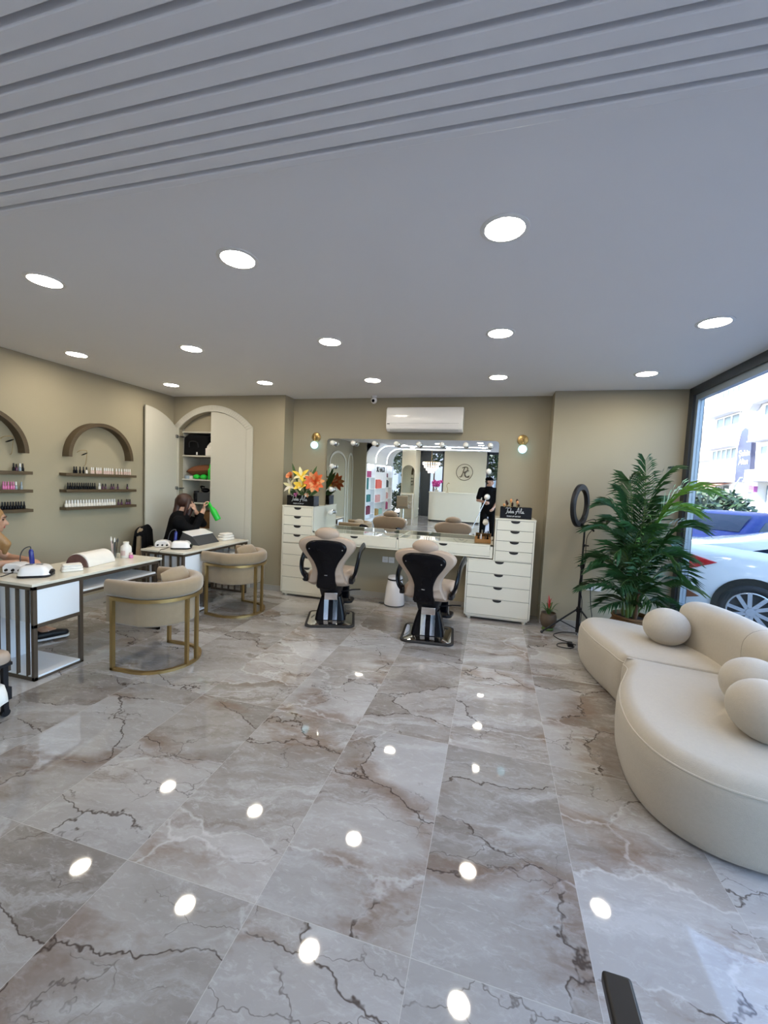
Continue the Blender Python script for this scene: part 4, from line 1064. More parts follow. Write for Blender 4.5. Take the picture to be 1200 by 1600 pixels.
sofa_section('curved_sofa', 'far rounded section of the curved cream sofa, tip toward the ring light',
    [(1.02, 3.335), (.945, 3.55), (.885, 3.82), (.862, 4.05), (.875, 4.22), (.97, 4.345), (1.15, 4.37), (1.40, 4.27), (1.62, 4.12), (1.85, 3.95), (1.935, 3.72), (1.925, 3.40), (1.90, 3.215), (1.62, 3.235), (1.30, 3.285)],
    ([(1.585, 3.935), (1.70, 3.80), (1.76, 3.62), (1.785, 3.42), (1.79, 3.19)], (True, False)))
sofa_section('curved_sofa', 'near bulging section of the curved cream sofa at the right picture edge',
    [(1.02, 3.325), (.99, 3.22), (.93, 3.08), (.85, 2.88), (.79, 2.62), (.785, 2.36), (.86, 2.15), (1.03, 2.015), (1.27, 1.975), (1.52, 2.03), (1.74, 2.17), (1.88, 2.40), (1.925, 2.75), (1.90, 3.205), (1.62, 3.225), (1.30, 3.275)],
    ([(1.79, 3.185), (1.79, 2.98), (1.785, 2.72), (1.75, 2.50), (1.66, 2.33)], (False, True)), .405)
for i, (p, r, lb) in enumerate((((1.43, 3.765, .538), (.165, .165, .146), 'cream ball cushion on the far sofa section'), ((1.505, 2.735, .545), (.165, .165, .150), 'cream ball cushion against the near backrest, farther one of the near pair'), ((1.395, 2.43, .540), (.165, .165, .150), 'cream ball cushion nearest to the viewer, on the near sofa section'))):
    mb = MB(); mb.ell((0, 0, 0), r, 36, 24)
    o = tag(mb.build('ball_cushion', M['boucle'], None, p, (radians(8), radians(-10), i)), lb, 'cushion', 'cream ball cushions')

# ---------------------------------------------------------------- ring light on its tripod
rl = thing('ring_light', 'black ring light on a tripod stand by the wall between plant pot and palm', 'ring light', (1.005, 4.93, 0))
st = MB()
st.cyl((0, 0, .03), (0, 0, .32), .020); st.cyl((0, 0, .32), (0, 0, .78), .015, .015); st.cyl((-.004, 0, .78), (-.004, 0, 1.20), .010, .010)
st.build('pole', M['black'], rl)
k = MB(); k.cyl((0, 0, .76), (0, 0, .81), .021); k.tube([(0, 0, .785), (-.045, -.01, .785)], .009, 8); k.build('clamp', M['black'], rl)
k = MB(); k.cyl((0, 0, 1.00), (0, 0, 1.03), .015); k.tube([(0, 0, 1.015), (.05, -.01, 1.015)], .007, 8); k.build('clamp', M['black'], rl)
MB().cyl((0, 0, .26), (0, 0, .31), .028).build('leg_collar', M['black'], rl)
for a in (195, 262+50, 75):
    c, s = cos(radians(a)), sin(radians(a))
    r = .40 if a == 195 else .36
    if a == 75: r = .13
    l = MB(); l.tube([(.022*c, .022*s, .29), (r*c, r*s, .018)], .0095, 8)
    l.tube([(.02*c, .02*s, .07), (r*.5*c, r*.5*s, .155)], .006, 6)
    lo = l.build('leg', M['black'], rl); MB().ell((r*c, r*s, .016), (.016, .016, .016), 10, 8).build('rubber_foot', M['rubber'], lo)
hd = MB(); Rr = Matrix.Rotation(radians(60), 3, 'Z')
pts = [Rr @ Vector((.205*cos(2*pi*i/44), 0, .205*sin(2*pi*i/44)))+Vector((-.075, -.03, 1.455)) for i in range(44)]
tg0 = Rr @ Vector((0, 1, 0)); rings = []
for i, p in enumerate(pts):
    rad = (p-Vector((-.075, -.03, 1.455))).normalized()
    rings.append([p+rad*(u*.034)+tg0*(v*.022) for u, v in [(x, y) for x, y in rrect(-1, -1, 1, 1, .5, 3)]])
rings.append(rings[0]); hd.loft(rings, cap=False)
ho = hd.build('lamp_ring', M['black'], rl, ang=60)
df = MB(); rings = []
for i, p in enumerate(pts):
    rad = (p-Vector((-.075, -.03, 1.455))).normalized()
    rings.append([p+rad*(u*.026)+tg0*(v) for u, v in ((-1, -.0235), (1, -.0235), (1, -.020), (-1, -.020))])
rings.append(rings[0]); df.loft(rings, cap=False); df.build('ring_diffuser', M['greyp'], ho)
jn = MB(); jn.ell((-.01, -.01, 1.215), (.026, .026, .03)); jn.tube([(-.01, -.01, 1.215), (-.06, -.03, 1.25)], .02, 8); jn.tube([(0, -.01, 1.22), (.07, -.03, 1.20), (.085, -.035, 1.18)], .010, 8); jn.build('tilt_joint', M['black'], rl)
cbx = MB(); cbx.tube(catmull([(-.05, -.04, 1.25), (.02, -.06, 1.30), (.085, -.05, 1.31), (.08, -.04, 1.22), (.02, -.025, 1.1), (.022, -.018, .8), (-.02, -.018, .6), (.02, -.02, .4), (.02, -.03, .15), (-.02, -.06, .012)], 6, False), .004, 6)
cbx.build('power_cable', M['black'], rl)
fl = MB(); fl.tube(catmull([(1.00, 4.96, .006), (.85, 4.93, .006), (.74, 4.80, .006), (.80, 4.66, .006), (.90, 4.62, .006), (.76, 4.55, .006), (.74, 4.46, .006), (.84, 4.44, .006), (.90, 4.50, .006), (.88, 4.58, .012), (.93, 4.56, .008)], 8, False), .0045, 6)
fl.obox((.865, 4.53, .018), (.05, .075, .034))
tag(fl.build('floor_cable', M['black']), 'black cable with a small adapter looped on the floor by the sofa tip', 'cable')

# ---------------------------------------------------------------- small bromeliad
br = thing('potted_bromeliad', 'small bromeliad with a red flower in a round brown pot by the cabinet', 'potted plant', (.70, 4.98, 0))
MB().lathe([(.050, .03), (.075, .05), (.092, .11), (.088, .165), (.078, .19), (.082, .20), (.070, .20), (.066, .18), (.0, .178)]).build('pot', M['pot'], br)
MB().lathe([(.060, 0), (.066, .012), (.058, .03), (.0, .03)]).build('saucer', M['palmstem'], br)
def blade(base, tip, w, up, n=8, droop=.05):
    b, t_ = Vector(base), Vector(tip); d = t_-b; side = Vector((-d.y, d.x, 0)); side = side.normalized() if side.length > 1e-4 else Vector((1, 0, 0))
    rings = []
    for s in range(n+1):
        q = s/n; c = b+d*q+Vector((0, 0, up*sin(pi*q)-droop*q*q)); ww = w*max(.04, (1-q)**.6*(.5+.5*min(1, q*4)))
        rings.append([c-side*ww+Vector((0, 0, ww*.4)), c, c+side*ww+Vector((0, 0, ww*.4))])
    return rings
rb = random.Random(5)
for i in range(13):
    a = i*2.399; r = .06+.07*((i*5) % 7)/7; h = .30+.10*((i*3) % 5)/5
    MB().loft(blade((.012*cos(a), .012*sin(a), .18), (r*cos(a)*1.2, r*sin(a)*1.0, h-.02), .012, .03), cap=False, closed=False).build('leaf', M['leaf'], br)
for i in range(7):
    a = i*2.399; MB().loft(blade((0, 0, .24+.012*i), (.03*cos(a), .03*sin(a), .32+.013*i), .010, .005, droop=0), cap=False, closed=False).build('bract', M['redflower'], br)

# ---------------------------------------------------------------- palm in a basket
pm = thing('potted_palm', 'tall green areca palm in a woven basket between wall and sofa', 'potted plant', (1.44, 4.64, 0))
rg = []
bk_ = MB(); bk_.lathe([(.13, 0), (.15, .01), (.175, .12), (.18, .25), (.172, .355), (.178, .372), (.160, .372), (.155, .33), (.0, .33)], n=40)
bk_.build('basket', M['basket'], pm)
for z in (.05, .11, .17, .23, .29, .36): MB().torus((0, 0, z), .168+.012*min(1, z*5) if z < .3 else .176, .010, n=40, m=6).build('basket_band', M['basket'], pm)
MB().lathe([(.0, .336), (.15, .334), (.156, .331)], n=24).build('soil', M['soil'], pm)
rp = random.Random(11)
for i in range(7):
    a = i*.9+.3; r = .035+.06*(i % 3)/2
    MB().tube(catmull([(r*cos(a), r*sin(a), .32), (r*cos(a)*1.2, r*sin(a)*1.2, .46), (r*cos(a)*1.5, r*sin(a)*1.4, .66)], 4, False), [.017]*4+[.013]*4+[.009], 8).build('cane', M['palmbrown'] if i % 2 else M['palmstem'], pm)
def frond(base, mid, tip, leafL, m, nl=36, w=.0125, seed=0):
    r = random.Random(seed); base, mid, tip = Vector(base), Vector(mid), Vector(tip); mb = MB()
    def P(q): return base*(1-q)**2+mid*(2*q*(1-q))+tip*(q*q)
    pts = [P(i/14) for i in range(15)]
    mb.mi(1).tube(pts, [.008*(1-.8*i/14) for i in range(15)], 6); mb.mi(0)
    for i in range(nl):
        q = .24+.76*i/(nl-1); p = P(q); tg = (P(min(q+.02, 1.0))-P(q-.02)).normalized()
        side = tg.cross(Vector((0, 0, 1)))
        side = side.normalized() if side.length > .05 else Vector((1, 0, 0)); up = side.cross(tg)
        ll = 1.28*leafL*(.45+.55*sin(pi*min(1, .18+.80*(i/(nl-1)))))*r.uniform(.88, 1.1)
        for s in (-1, 1):
            ang = radians(60-24*(i/(nl-1))+r.uniform(-6, 6))
            d = (tg*cos(ang)+side*s*sin(ang)+up*(.10+r.uniform(-.10, .10))).normalized()
            e1 = p+d*ll*.5+Vector((0, 0, .02*ll)); e2 = p+d*ll+Vector((0, 0, -.22*ll))
            ww = up*w*.5+tg*w*.75
            vs = [p-ww*.35, p+ww*.35, e1+ww, e1-ww, e2]
            mb.add(vs, [(0, 1, 2, 3), (3, 2, 4)])
    return mb
FR = [  # tip x,y,z relative to the basket; rise; leaf length; backlight put into the colour?
 (.03, .08, 1.95, .25, .20, 0), (-.13, -.02, 1.74, .55, .27, 0), (-.34, .03, 1.48, .50, .27, 0), (-.43, .05, 1.22, .45, .27, 0),
 (-.42, -.10, .90, .42, .26, 0), (-.46, .03, .60, .30, .23, 0), (-.30, -.16, .47, .22, .22, 0), (.28, .10, 1.86, .45, .25, 0), (.46, -.10, 1.66, .62, .34, 1),
 (.47, -.04, 1.30, .52, .28, 0), (.48, .06, .98, .46, .25, 0), (.48, -.14, .72, .36, .23, 0), (.28, -.22, .50, .24, .22, 0), (-.06, -.30, 1.24, .56, .28, 0),
 (.20, -.34, 1.02, .50, .27, 0), (-.22, -.34, .72, .42, .25, 0), (.06, -.34, .58, .36, .24, 0), (.16, .26, 1.52, .5, .27, 0), (-.20, .26, 1.30, .5, .26, 0), (.34, -.22, 1.46, .58, .30, 1), (-.26, -.24, 1.02, .5, .27, 0), (.34, -.26, .84, .44, .26, 0), (-.12, .16, 1.62, .5, .26, 0), (.30, .20, 1.12, .5, .26, 0), (-.34, .18, .78, .4, .25, 0)]
for i, (x, y, z, rise, ll, backlit) in enumerate(FR):
    a = i*2.1; bx, by = .05*cos(a), .05*sin(a); b = (bx, by, .36)
    mid = (bx+x*.22, by+y*.22, .36+(z-.36)*.72+rise*.75)
    frond(b, mid, (x, y, z), ll, 0, seed=i).build('frond', [M['palmbacklit'] if backlit else M['palmleaf'], M['palmstem']], pm, smooth=False)

# ---------------------------------------------------------------- pedicure stool cut by the left edge, chair arm at the bottom edge
ps = thing('pedicure_stool', 'low black stool trolley with a beige padded top, cut by the left edge', 'stool', (-3.115, 1.665, 0))
MB().loft([[(x*k, y*k, z) for x, y in rrect(-.2, -.2, .2, .2, .05)] for k, z in ((.97, .355), (1.0, .365), (1.01, .395), (.97, .42), (.85, .428))]).build('padded_top', M['leather'], ps, ang=60)
box_obj('top_frame', (-.195, -.195, .335), (.195, .195, .357), M['black'], ps, .004)
for sx in (-1, 1):
    for sy in (-1, 1):
        MB().box((sx*.165-.014*1, sy*.165-.014, .06), (sx*.165+.014, sy*.165+.014, .336)).build('post', M['black'], ps, smooth=False)
        c = MB(); c.cyl((sx*.165-.012, sy*.165, .024), (sx*.165+.012, sy*.165, .024), .024, n=16); c.box((sx*.165-.016, sy*.165-.014, .03), (sx*.165+.016, sy*.165+.014, .06)); c.build('caster', M['black'], ps)
tr = MB(); tr.box((-.19, -.19, .11), (.19, .19, .12)); 
for a, b in (((-.19, -.19, .12), (.19, -.178, .19)), ((-.19, .178, .12), (.19, .19, .19)), ((-.19, -.178, .12), (-.178, .178, .19)), ((.178, -.178, .12), (.19, .178, .19))): tr.box(a, b)
tr.build('tray', M['black'], ps, smooth=False)
t2 = MB(); n = 12; vs = []; fs = []
for i in range(n+1):
    for j in range(n+1):
        u, v = i/n, j/n; z = .165+.035*noise.noise(Vector((u*3.1, v*2.7, .3)))+.03*sin(pi*u)
        xx = -.06+.30*u
        if xx > .178: z -= (xx-.178)*1.6-.02
        vs.append((xx, -.13+.26*v+.02*sin(u*9), z+.035))
for i in range(n):
    for j in range(n): a = i*(n+1)+j; fs.append((a, a+1, a+n+2, a+n+1))
t2.add(vs, fs); o = t2.build('hand_towel', M['towel'], None, (-3.115, 1.665, 0)); so = o.modifiers.new('thick', 'SOLIDIFY'); so.thickness = .012
tag(o, 'white crumpled towel hanging over the tray of the black stool trolley', 'towel')
ch = thing('waiting_chair', 'black chair of which only a padded armrest shows at the bottom edge', 'chair', (.262, .45, 0))
MB().box((-.024, -.22, .728), (.024, .312, .752)).build('armrest', M['black'], ch, bevel=.006, seg=3)
MB().bar((0, .20, 0), (0, .20, .73), .026).build('leg', M['black'], ch, smooth=False)
MB().bar((0, -.18, 0), (0, -.18, .73), .026).build('leg', M['black'], ch, smooth=False)
MB().bar((.44, .18, 0), (.44, .18, .43), .026).build('leg', M['black'], ch, smooth=False)
MB().bar((.44, -.18, 0), (.44, -.18, .43), .026).build('leg', M['black'], ch, smooth=False)
MB().box((-.01, -.20, .42), (.46, .20, .46)).build('seat', M['black'], ch, bevel=.012)
# ---------------------------------------------------------------- what the mirror shows: display niche, reception, street front
NX = -4.25
nc = thing('display_niche', 'white arched display niche with light strips and shelves of products, seen in the mirror', 'display shelf', (NX, 0, 0))
YP = [-2.60, -3.68, -5.28, -6.30]
b = MB()
b.box((-.18, YP[3]-.05, 0), (-.16, YP[0]+.05, ZC-.01))
for y in YP: b.box((-.16, y-.045, 0), (0, y+.045, 2.12))
b.box((-.16, YP[3]-.045, 2.06), (0, YP[0]+.045, 2.14)); b.box((-.16, YP[3]-.045, 0), (0, YP[0]+.045, .10))
b.build('body', M['whitec'], nc, smooth=False)
# the front bends over into a ceiling vault
v = MB(); R = .52; pf = [(0, 2.14)]+[(R-R*cos(radians(a)), 2.244+R*sin(radians(a))) for a in range(0, 91, 6)]
pf2 = [(-.03, 2.14)]+[(R-(R+.03)*cos(radians(a)), 2.244+min(R+.0245, (R+.03)*1)*sin(radians(a))) for a in range(0, 91, 6)]
v.prism(pf+list(reversed(pf2)), YP[3]-.045, YP[0]+.045, 'y'); v.build('vault', M['whitec'], nc, smooth=True, ang=20)
for y in (YP[1], YP[2]):
    MB().tube([(x+.006 if x < .4 else x, y, z-.006) for x, z in pf]+[(4.05, y, ZC-.014)], .0042, 6).build('led_and_fill_strip', M['led'], nc)
for k in range(3): MB().box((-.10, YP[k+1]+.06, 2.050), (-.08, YP[k]-.06, 2.0595)).build('led_and_fill_strip', M['led'], nc, smooth=False)  # hidden light bars added under the header to brighten the bays
shelf_z = {0: (.27, .72, 1.17, 1.60), 1: (.14, .64, 1.17), 2: (.27, .72, 1.19, 1.60)}
for k in range(3):
    for z in shelf_z[k]:
        box_obj('shelf', (-.16, YP[k+1]+.045, z-.018), (-.01, YP[k]-.045, z), M['whitec'], nc)
text_obj('lettering', 'KUAFÖR', .30, M['letterk'], nc, (-.02, (YP[1]+YP[2])/2, 1.80), (radians(90), 0, radians(90)), .008)
rq = random.Random(21)
M['teal'] = mat('teal_box', (.02, .20, .22), .4); M['coral'] = mat('coral_box', (.75, .13, .10), .4); M['maroon'] = mat('maroon_box', (.18, .015, .06), .4); M['magenta'] = mat('magenta_box', (.45, .04, .20), .4)
M['rosebox'] = mat('rose_box', (.70, .36, .36), .4); M['mint'] = mat('mint_box', (.30, .55, .50), .4); M['ochre'] = mat('ochre_box', (.40, .25, .08), .4)
bayname = {0: 'left', 1: 'middle', 2: 'right'}
cont = {0: [(.27, 'maroon', 3, .30), (.72, 'teal', 3, .26), (1.17, 'teal', 1, .42), (1.60, 'magenta', 3, .22)],
        1: [(.14, 'ochre', 2, .26), (.14, 'mint', 3, .22), (.64, 'rosebox', 3, .28), (1.17, 'coral', 4, .34)],
        2: [(.27, 'magenta', 2, .32), (.72, 'rosebox', 2, .26), (1.19, 'black', 2, .30), (1.60, 'maroon', 1, .16)]}
cname = dict(maroon='maroon', teal='teal', magenta='magenta', ochre='ochre', mint='mint green', rosebox='rose', coral='coral red', black='black')
for k in range(3):
    used = {}
    for z, c, n, h in cont[k]:
        y0 = YP[k]-(.50 if k == 1 else .36)-used.get(z, 0); w = .15 if k == 1 else .12
        for i in range(n):
            y = y0-i*(w+.025); hh = h*(1-.12*(i % 2))
            o = MB().box((-.045, -w/2, 0), (.045, w/2, hh)).build('product_box', M[c], None, (NX-.085, y, z), bevel=.004)
            zi = shelf_z[k].index(z)
            tag(o, '%s%s box on the %s shelf of the mirrored display niche, %s bay' % ((ORD[i]+' ') if n > 1 else '', cname[c], ('lowest', 'second', 'third', 'top')[zi] if k != 1 else ('lowest', 'middle', 'top')[zi], bayname[k]), 'product box', 'products in the display niche')
        used[z] = used.get(z, 0)+n*(w+.03)
struct(box_obj('wall_niche_end', (XL, -2.548, 0), (NX, -2.50, ZC), M['wall']))
# reception counter
rc = thing('reception_counter', 'white reception counter with a rounded end, seen in the mirror', 'counter', (-1.5, -4.98, 0))
pl = [(1.05, -.30)]+[(1.05, .28)]+[(-.62, .28)]+arc(-.62, -.02, .30, 90, 180, 8)+[(-.92, -.30)]
MB().prism(pl, .05, 1.09, 'z').build('body', M['white'], rc, ang=30)
MB().prism([(x*1.02, y*1.05) for x, y in pl], 1.09, 1.12, 'z').build('worktop', M['white'], rc, ang=30)
MB().prism([(x*.97, y*.93) for x, y in pl], 0, .05, 'z').build('plinth', M['dark'], rc)
# logo ring on the wall
lg = thing('wall_logo', 'dark ring logo with monogram letters on the cream wall, seen in the mirror', 'logo', (-1.20, -6.31, 1.93))
MB().torus((0, .015, 0), .33, .010, 'y', 48, 6).build('ring', M['bronze'], lg)
# letter shapes as they read in the mirror: strokes are laid reversed on the wall
RC = [[(-.12, -.20), (-.06, .0), (.0, .20)], [(-.10, .17), (.0, .21), (.10, .20), (.13, .12), (.07, .03), (-.05, .0)], [(-.02, .0), (.04, -.12), (.10, -.20), (.20, -.19)],
      [(.18, .06), (.12, .06), (.04, -.02), (.02, -.14), (.09, -.20), (.20, -.14)], [(-.20, -.19), (-.14, -.20), (-.10, -.12)]]
lt = MB()
for ln in RC: lt.tube(catmull([(x, .02, z) for x, z in ln], 5, False), .015, 6)
lt.build('monogram', M['bronze'], lg)
# orchids in a vase, feather lamp
vs_ = thing('orchid_vase', 'silver vase of magenta orchids on the reception counter, seen in the mirror', 'vase', (-2.13, -4.95, 1.12))
MB().lathe([(.05, 0), (.085, .05), (.095, .11), (.06, .18), (.065, .2), (.055, .2), (.0, .15)]).build('vase', M['chrome'], vs_)
for i in range(16):
    a = i*2.4; r = .06+.14*((i*7) % 9)/9; z = .26+.17*((i*4) % 7)/7
    m2 = MB()
    for kk in range(5):
        q = 2*pi*kk/5; m2.ell((r*cos(a)+.035*cos(q), r*sin(a)*.7+.01*sin(q), z+.035*sin(q)), (.034, .022, .034), 8, 6)
    m2.tube([(0, 0, .16), (r*cos(a)*.6, r*sin(a)*.4, z-.05), (r*cos(a), r*sin(a)*.7, z)], .004, 5)
    m2.build('orchid_bloom', M['pink'], vs_)
gv = thing('gold_ornament', 'thin gold bird ornament on the reception counter, seen in the mirror', 'ornament', (-1.72, -4.95, 1.12))
MB().lathe([(.06, 0), (.06, .012), (.012, .02), (.0, .02)]).build('base', M['gold'], gv)
MB().tube(catmull([(0, 0, .015), (.01, 0, .15), (-.03, 0, .26), (.03, 0, .36), (.07, 0, .33)], 6, False), [.008]*18+[.012]*7, 8).build('body', M['gold'], gv)
# chandelier
cd = thing('crystal_chandelier', 'tiered glowing crystal chandelier by the glass door, seen in the mirror', 'chandelier', (-2.50, -5.75, ZC))
MB().cyl((0, 0, -.45), (0, 0, 0), .012).build('rod', M['gold'], cd)
for z, r, n in ((-.48, .34, 22), (-.60, .28, 18), (-.70, .20, 14), (-.80, .12, 9)):
    MB().torus((0, 0, z), r, .012, n=36, m=6).build('tier_ring', M['gold'], cd)
    mb = MB()
    for i in range(n):
        a = 2*pi*i/n; mb.lathe([(.0, -.09), (.022, -.03), (.022, .03), (.0, .05)], (r*cos(a), r*sin(a), z-.05), 6)
    mb.build('crystal_drops', M['crystal'], cd)['kind'] = 'stuff'
    MB().bar((-r, 0, z), (r, 0, z), .008).build('spoke', M['gold'], cd)
# arched mirror, console and chair on the pillar
am = thing('arched_mirror', 'tall round-topped mirror on the pillar, seen in the large mirror', 'mirror', (-3.345, -5.30, 1.02))
o = [(-.235, 0), (.235, 0)]+arc(0, .86, .235, 0, 180, 20)
MB().prism(o, .004, .012, 'y').build('mirror_glass', M['mirror'], am, smooth=False)
MB().prism([(x*1.03, z*1.01-.005) for x, z in o], 0, .004, 'y').build('backing', M['bronze'], am, smooth=False)
cs = thing('wall_console', 'narrow white console under the arched pillar mirror, seen in the mirror', 'console', (-3.345, -5.30, 0))
MB().box((-.25, 0, .93), (.25, .22, .98)).build('top', M['white'], cs, smooth=False)
MB().box((-.25, 0, .42), (.25, .03, .93)).build('back_board', M['white'], cs, smooth=False)
MB().box((-.25, 0, 0), (-.22, .2, .93)).build('leg', M['white'], cs, smooth=False); MB().box((.22, 0, 0), (.25, .2, .93)).build('leg', M['white'], cs, smooth=False)
sc2 = thing('salon_chair', 'taupe salon chair on a chrome disc before the pillar, seen in the mirror', 'salon chair', (-3.37, -4.72, 0))
MB().lathe([(.22, 0), (.22, .015), (.05, .03), (.0, .03)]).build('base', M['chrome'], sc2); MB().cyl((0, 0, .02), (0, 0, .42), .03).build('column', M['chrome'], sc2)
MB().box((-.24, -.24, .42), (.24, .22, .54)).build('seat', M['velvet'], sc2, bevel=.03, seg=3); MB().box((-.22, .18, .50), (.22, .26, .92)).build('backrest', M['velvet'], sc2, bevel=.03, seg=3)
for s in (-1, 1): MB().box((s*.22, -.15, .64), (s*.27, .18, .68)).build('armrest', M['velvet'], sc2, bevel=.012)
# trims on the left wall and the ceiling vent, seen in the mirror
for i, (ya, yb, nm) in enumerate(((-.45, -1.80, 'near'), (-2.02, -2.48, 'far'))):
    tm = MB(); h = abs(ya-yb)/2; c = (ya+yb)/2
    for s in (-1, 1): tm.box((0, s*h-.035, 0), (.02, s*h+.035, 2.0))
    oo_, ii = arc(0, 2.0, h+.035, 0, 180, 24, .40), arc(0, 2.0, h-.035, 180, 0, 24, .33)
    n = len(oo_); pts = oo_+ii; V = [(0, u, v) for u, v in pts]+[(.02, u, v) for u, v in pts]; N = 2*n; F = []
    for k in range(n-1): F += [(k, k+1, N-2-k, N-1-k), (N+N-1-k, N+N-2-k, N+k+1, N+k)]
    for k in range(N): F.append((k, (k+1) % N, N+(k+1) % N, N+k))
    tm.add(V, F); struct(tm.build('trim_%d' % (i+1), M['door'], None, (XL, c, 0), smooth=False))
vn = thing('ceiling_vent', 'dark slotted ceiling vent near the street front, seen in the mirror', 'vent', (-2.05, -4.9, ZC))
MB().box((-.32, -.09, -.012), (.32, .09, 0)).build('frame', M['white'], vn, smooth=False)
for k in range(4): MB().box((-.30, -.075+.04*k, -.016), (.30, -.055+.04*k, -.011)).build('slot', M['dark'], vn, smooth=False)
# shrubs and small trees outside the street front
def shrub(label, loc, rad, n=900, seed=0, leaf=.09, m='hedge', trunk=0.0, name='street_shrub', group='plants outside the street front'):
    t = thing(name, label, 'plant' if trunk == 0 else 'tree', loc, group=group)
    r = random.Random(seed); mb = MB()
    for i in range(n):
        while True:
            p = Vector((r.uniform(-1, 1), r.uniform(-1, 1), r.uniform(-1, 1)))
            if .25 < p.length < 1: break
        if r.random() < .6: p = p.normalized()*r.uniform(.75, 1.02)
        p = Vector((p.x*rad[0], p.y*rad[1], p.z*rad[2]+rad[2]+trunk))
        p *= 1; d = Vector((r.uniform(-1, 1), r.uniform(-1, 1), r.uniform(-.6, .8))).normalized(); s = d.orthogonal().normalized()*leaf*.28
        L = leaf*r.uniform(.6, 1.25)
        mb.add([p, p+d*L*.5+s, p+d*L, p+d*L*.5-s], [(0, 1, 2, 3)])
    mb.build('foliage', M[m], t, smooth=False)
    tk = MB(); tk.tube([(0, 0, 0), (.02, .01, trunk+rad[2]*.5), (0, .03, trunk+rad[2]*1.2)], [.05 if trunk else .025, .03, .01], 8); tk.build('stem', M['palmbrown'], t)
    return t
for i, (x, y, rx, rz, tk, n) in enumerate(((-4.6, -7.4, .45, .55, 0, 500), (-3.9, -7.6, .45, .75, 0, 600), (-3.2, -8.0, .5, .6, 0, 500), (-4.2, -9.0, 1.1, 1.1, 1.7, 1300), (-2.9, -9.4, .9, 1.0, 2.2, 900), (-2.55, -7.9, .35, .5, 0, 350), (.1, -8.2, .7, .8, 1.7, 900), (.9, -7.6, .5, .6, 0, 500))):
    shrub(('bushy potted plant outside the street glass, leftmost in the mirror', 'taller dark shrub outside the street glass beside the niche', 'low shrub outside the glass behind the pillar', 'leafy street tree outside beside the niche, seen in the mirror', 'leafy street tree behind the glass door, seen in the mirror', 'small dark shrub beside the glass door, seen in the mirror', 'street tree outside right of the logo wall, seen in the mirror', 'low shrub outside right of the logo wall')[i], (x, y, -.03), (rx, rx, rz), n, 30+i, .24 if tk else .18, trunk=tk, name='street_tree' if tk else 'street_shrub')

hb = thing('opposite_house', 'grey house across the street at the front, dim behind the trees in the mirror', 'building', (-4, -15, -.03))
MB().box((-16, -4, 0), (14, 0, 9)).build('wall', M['facade2'], hb, smooth=False)
for i in range(9): MB().box((-14+3*i, -.02, 1.0), (-12.2+3*i, .04, 2.8)).build('window', M['fwin'], hb, smooth=False)
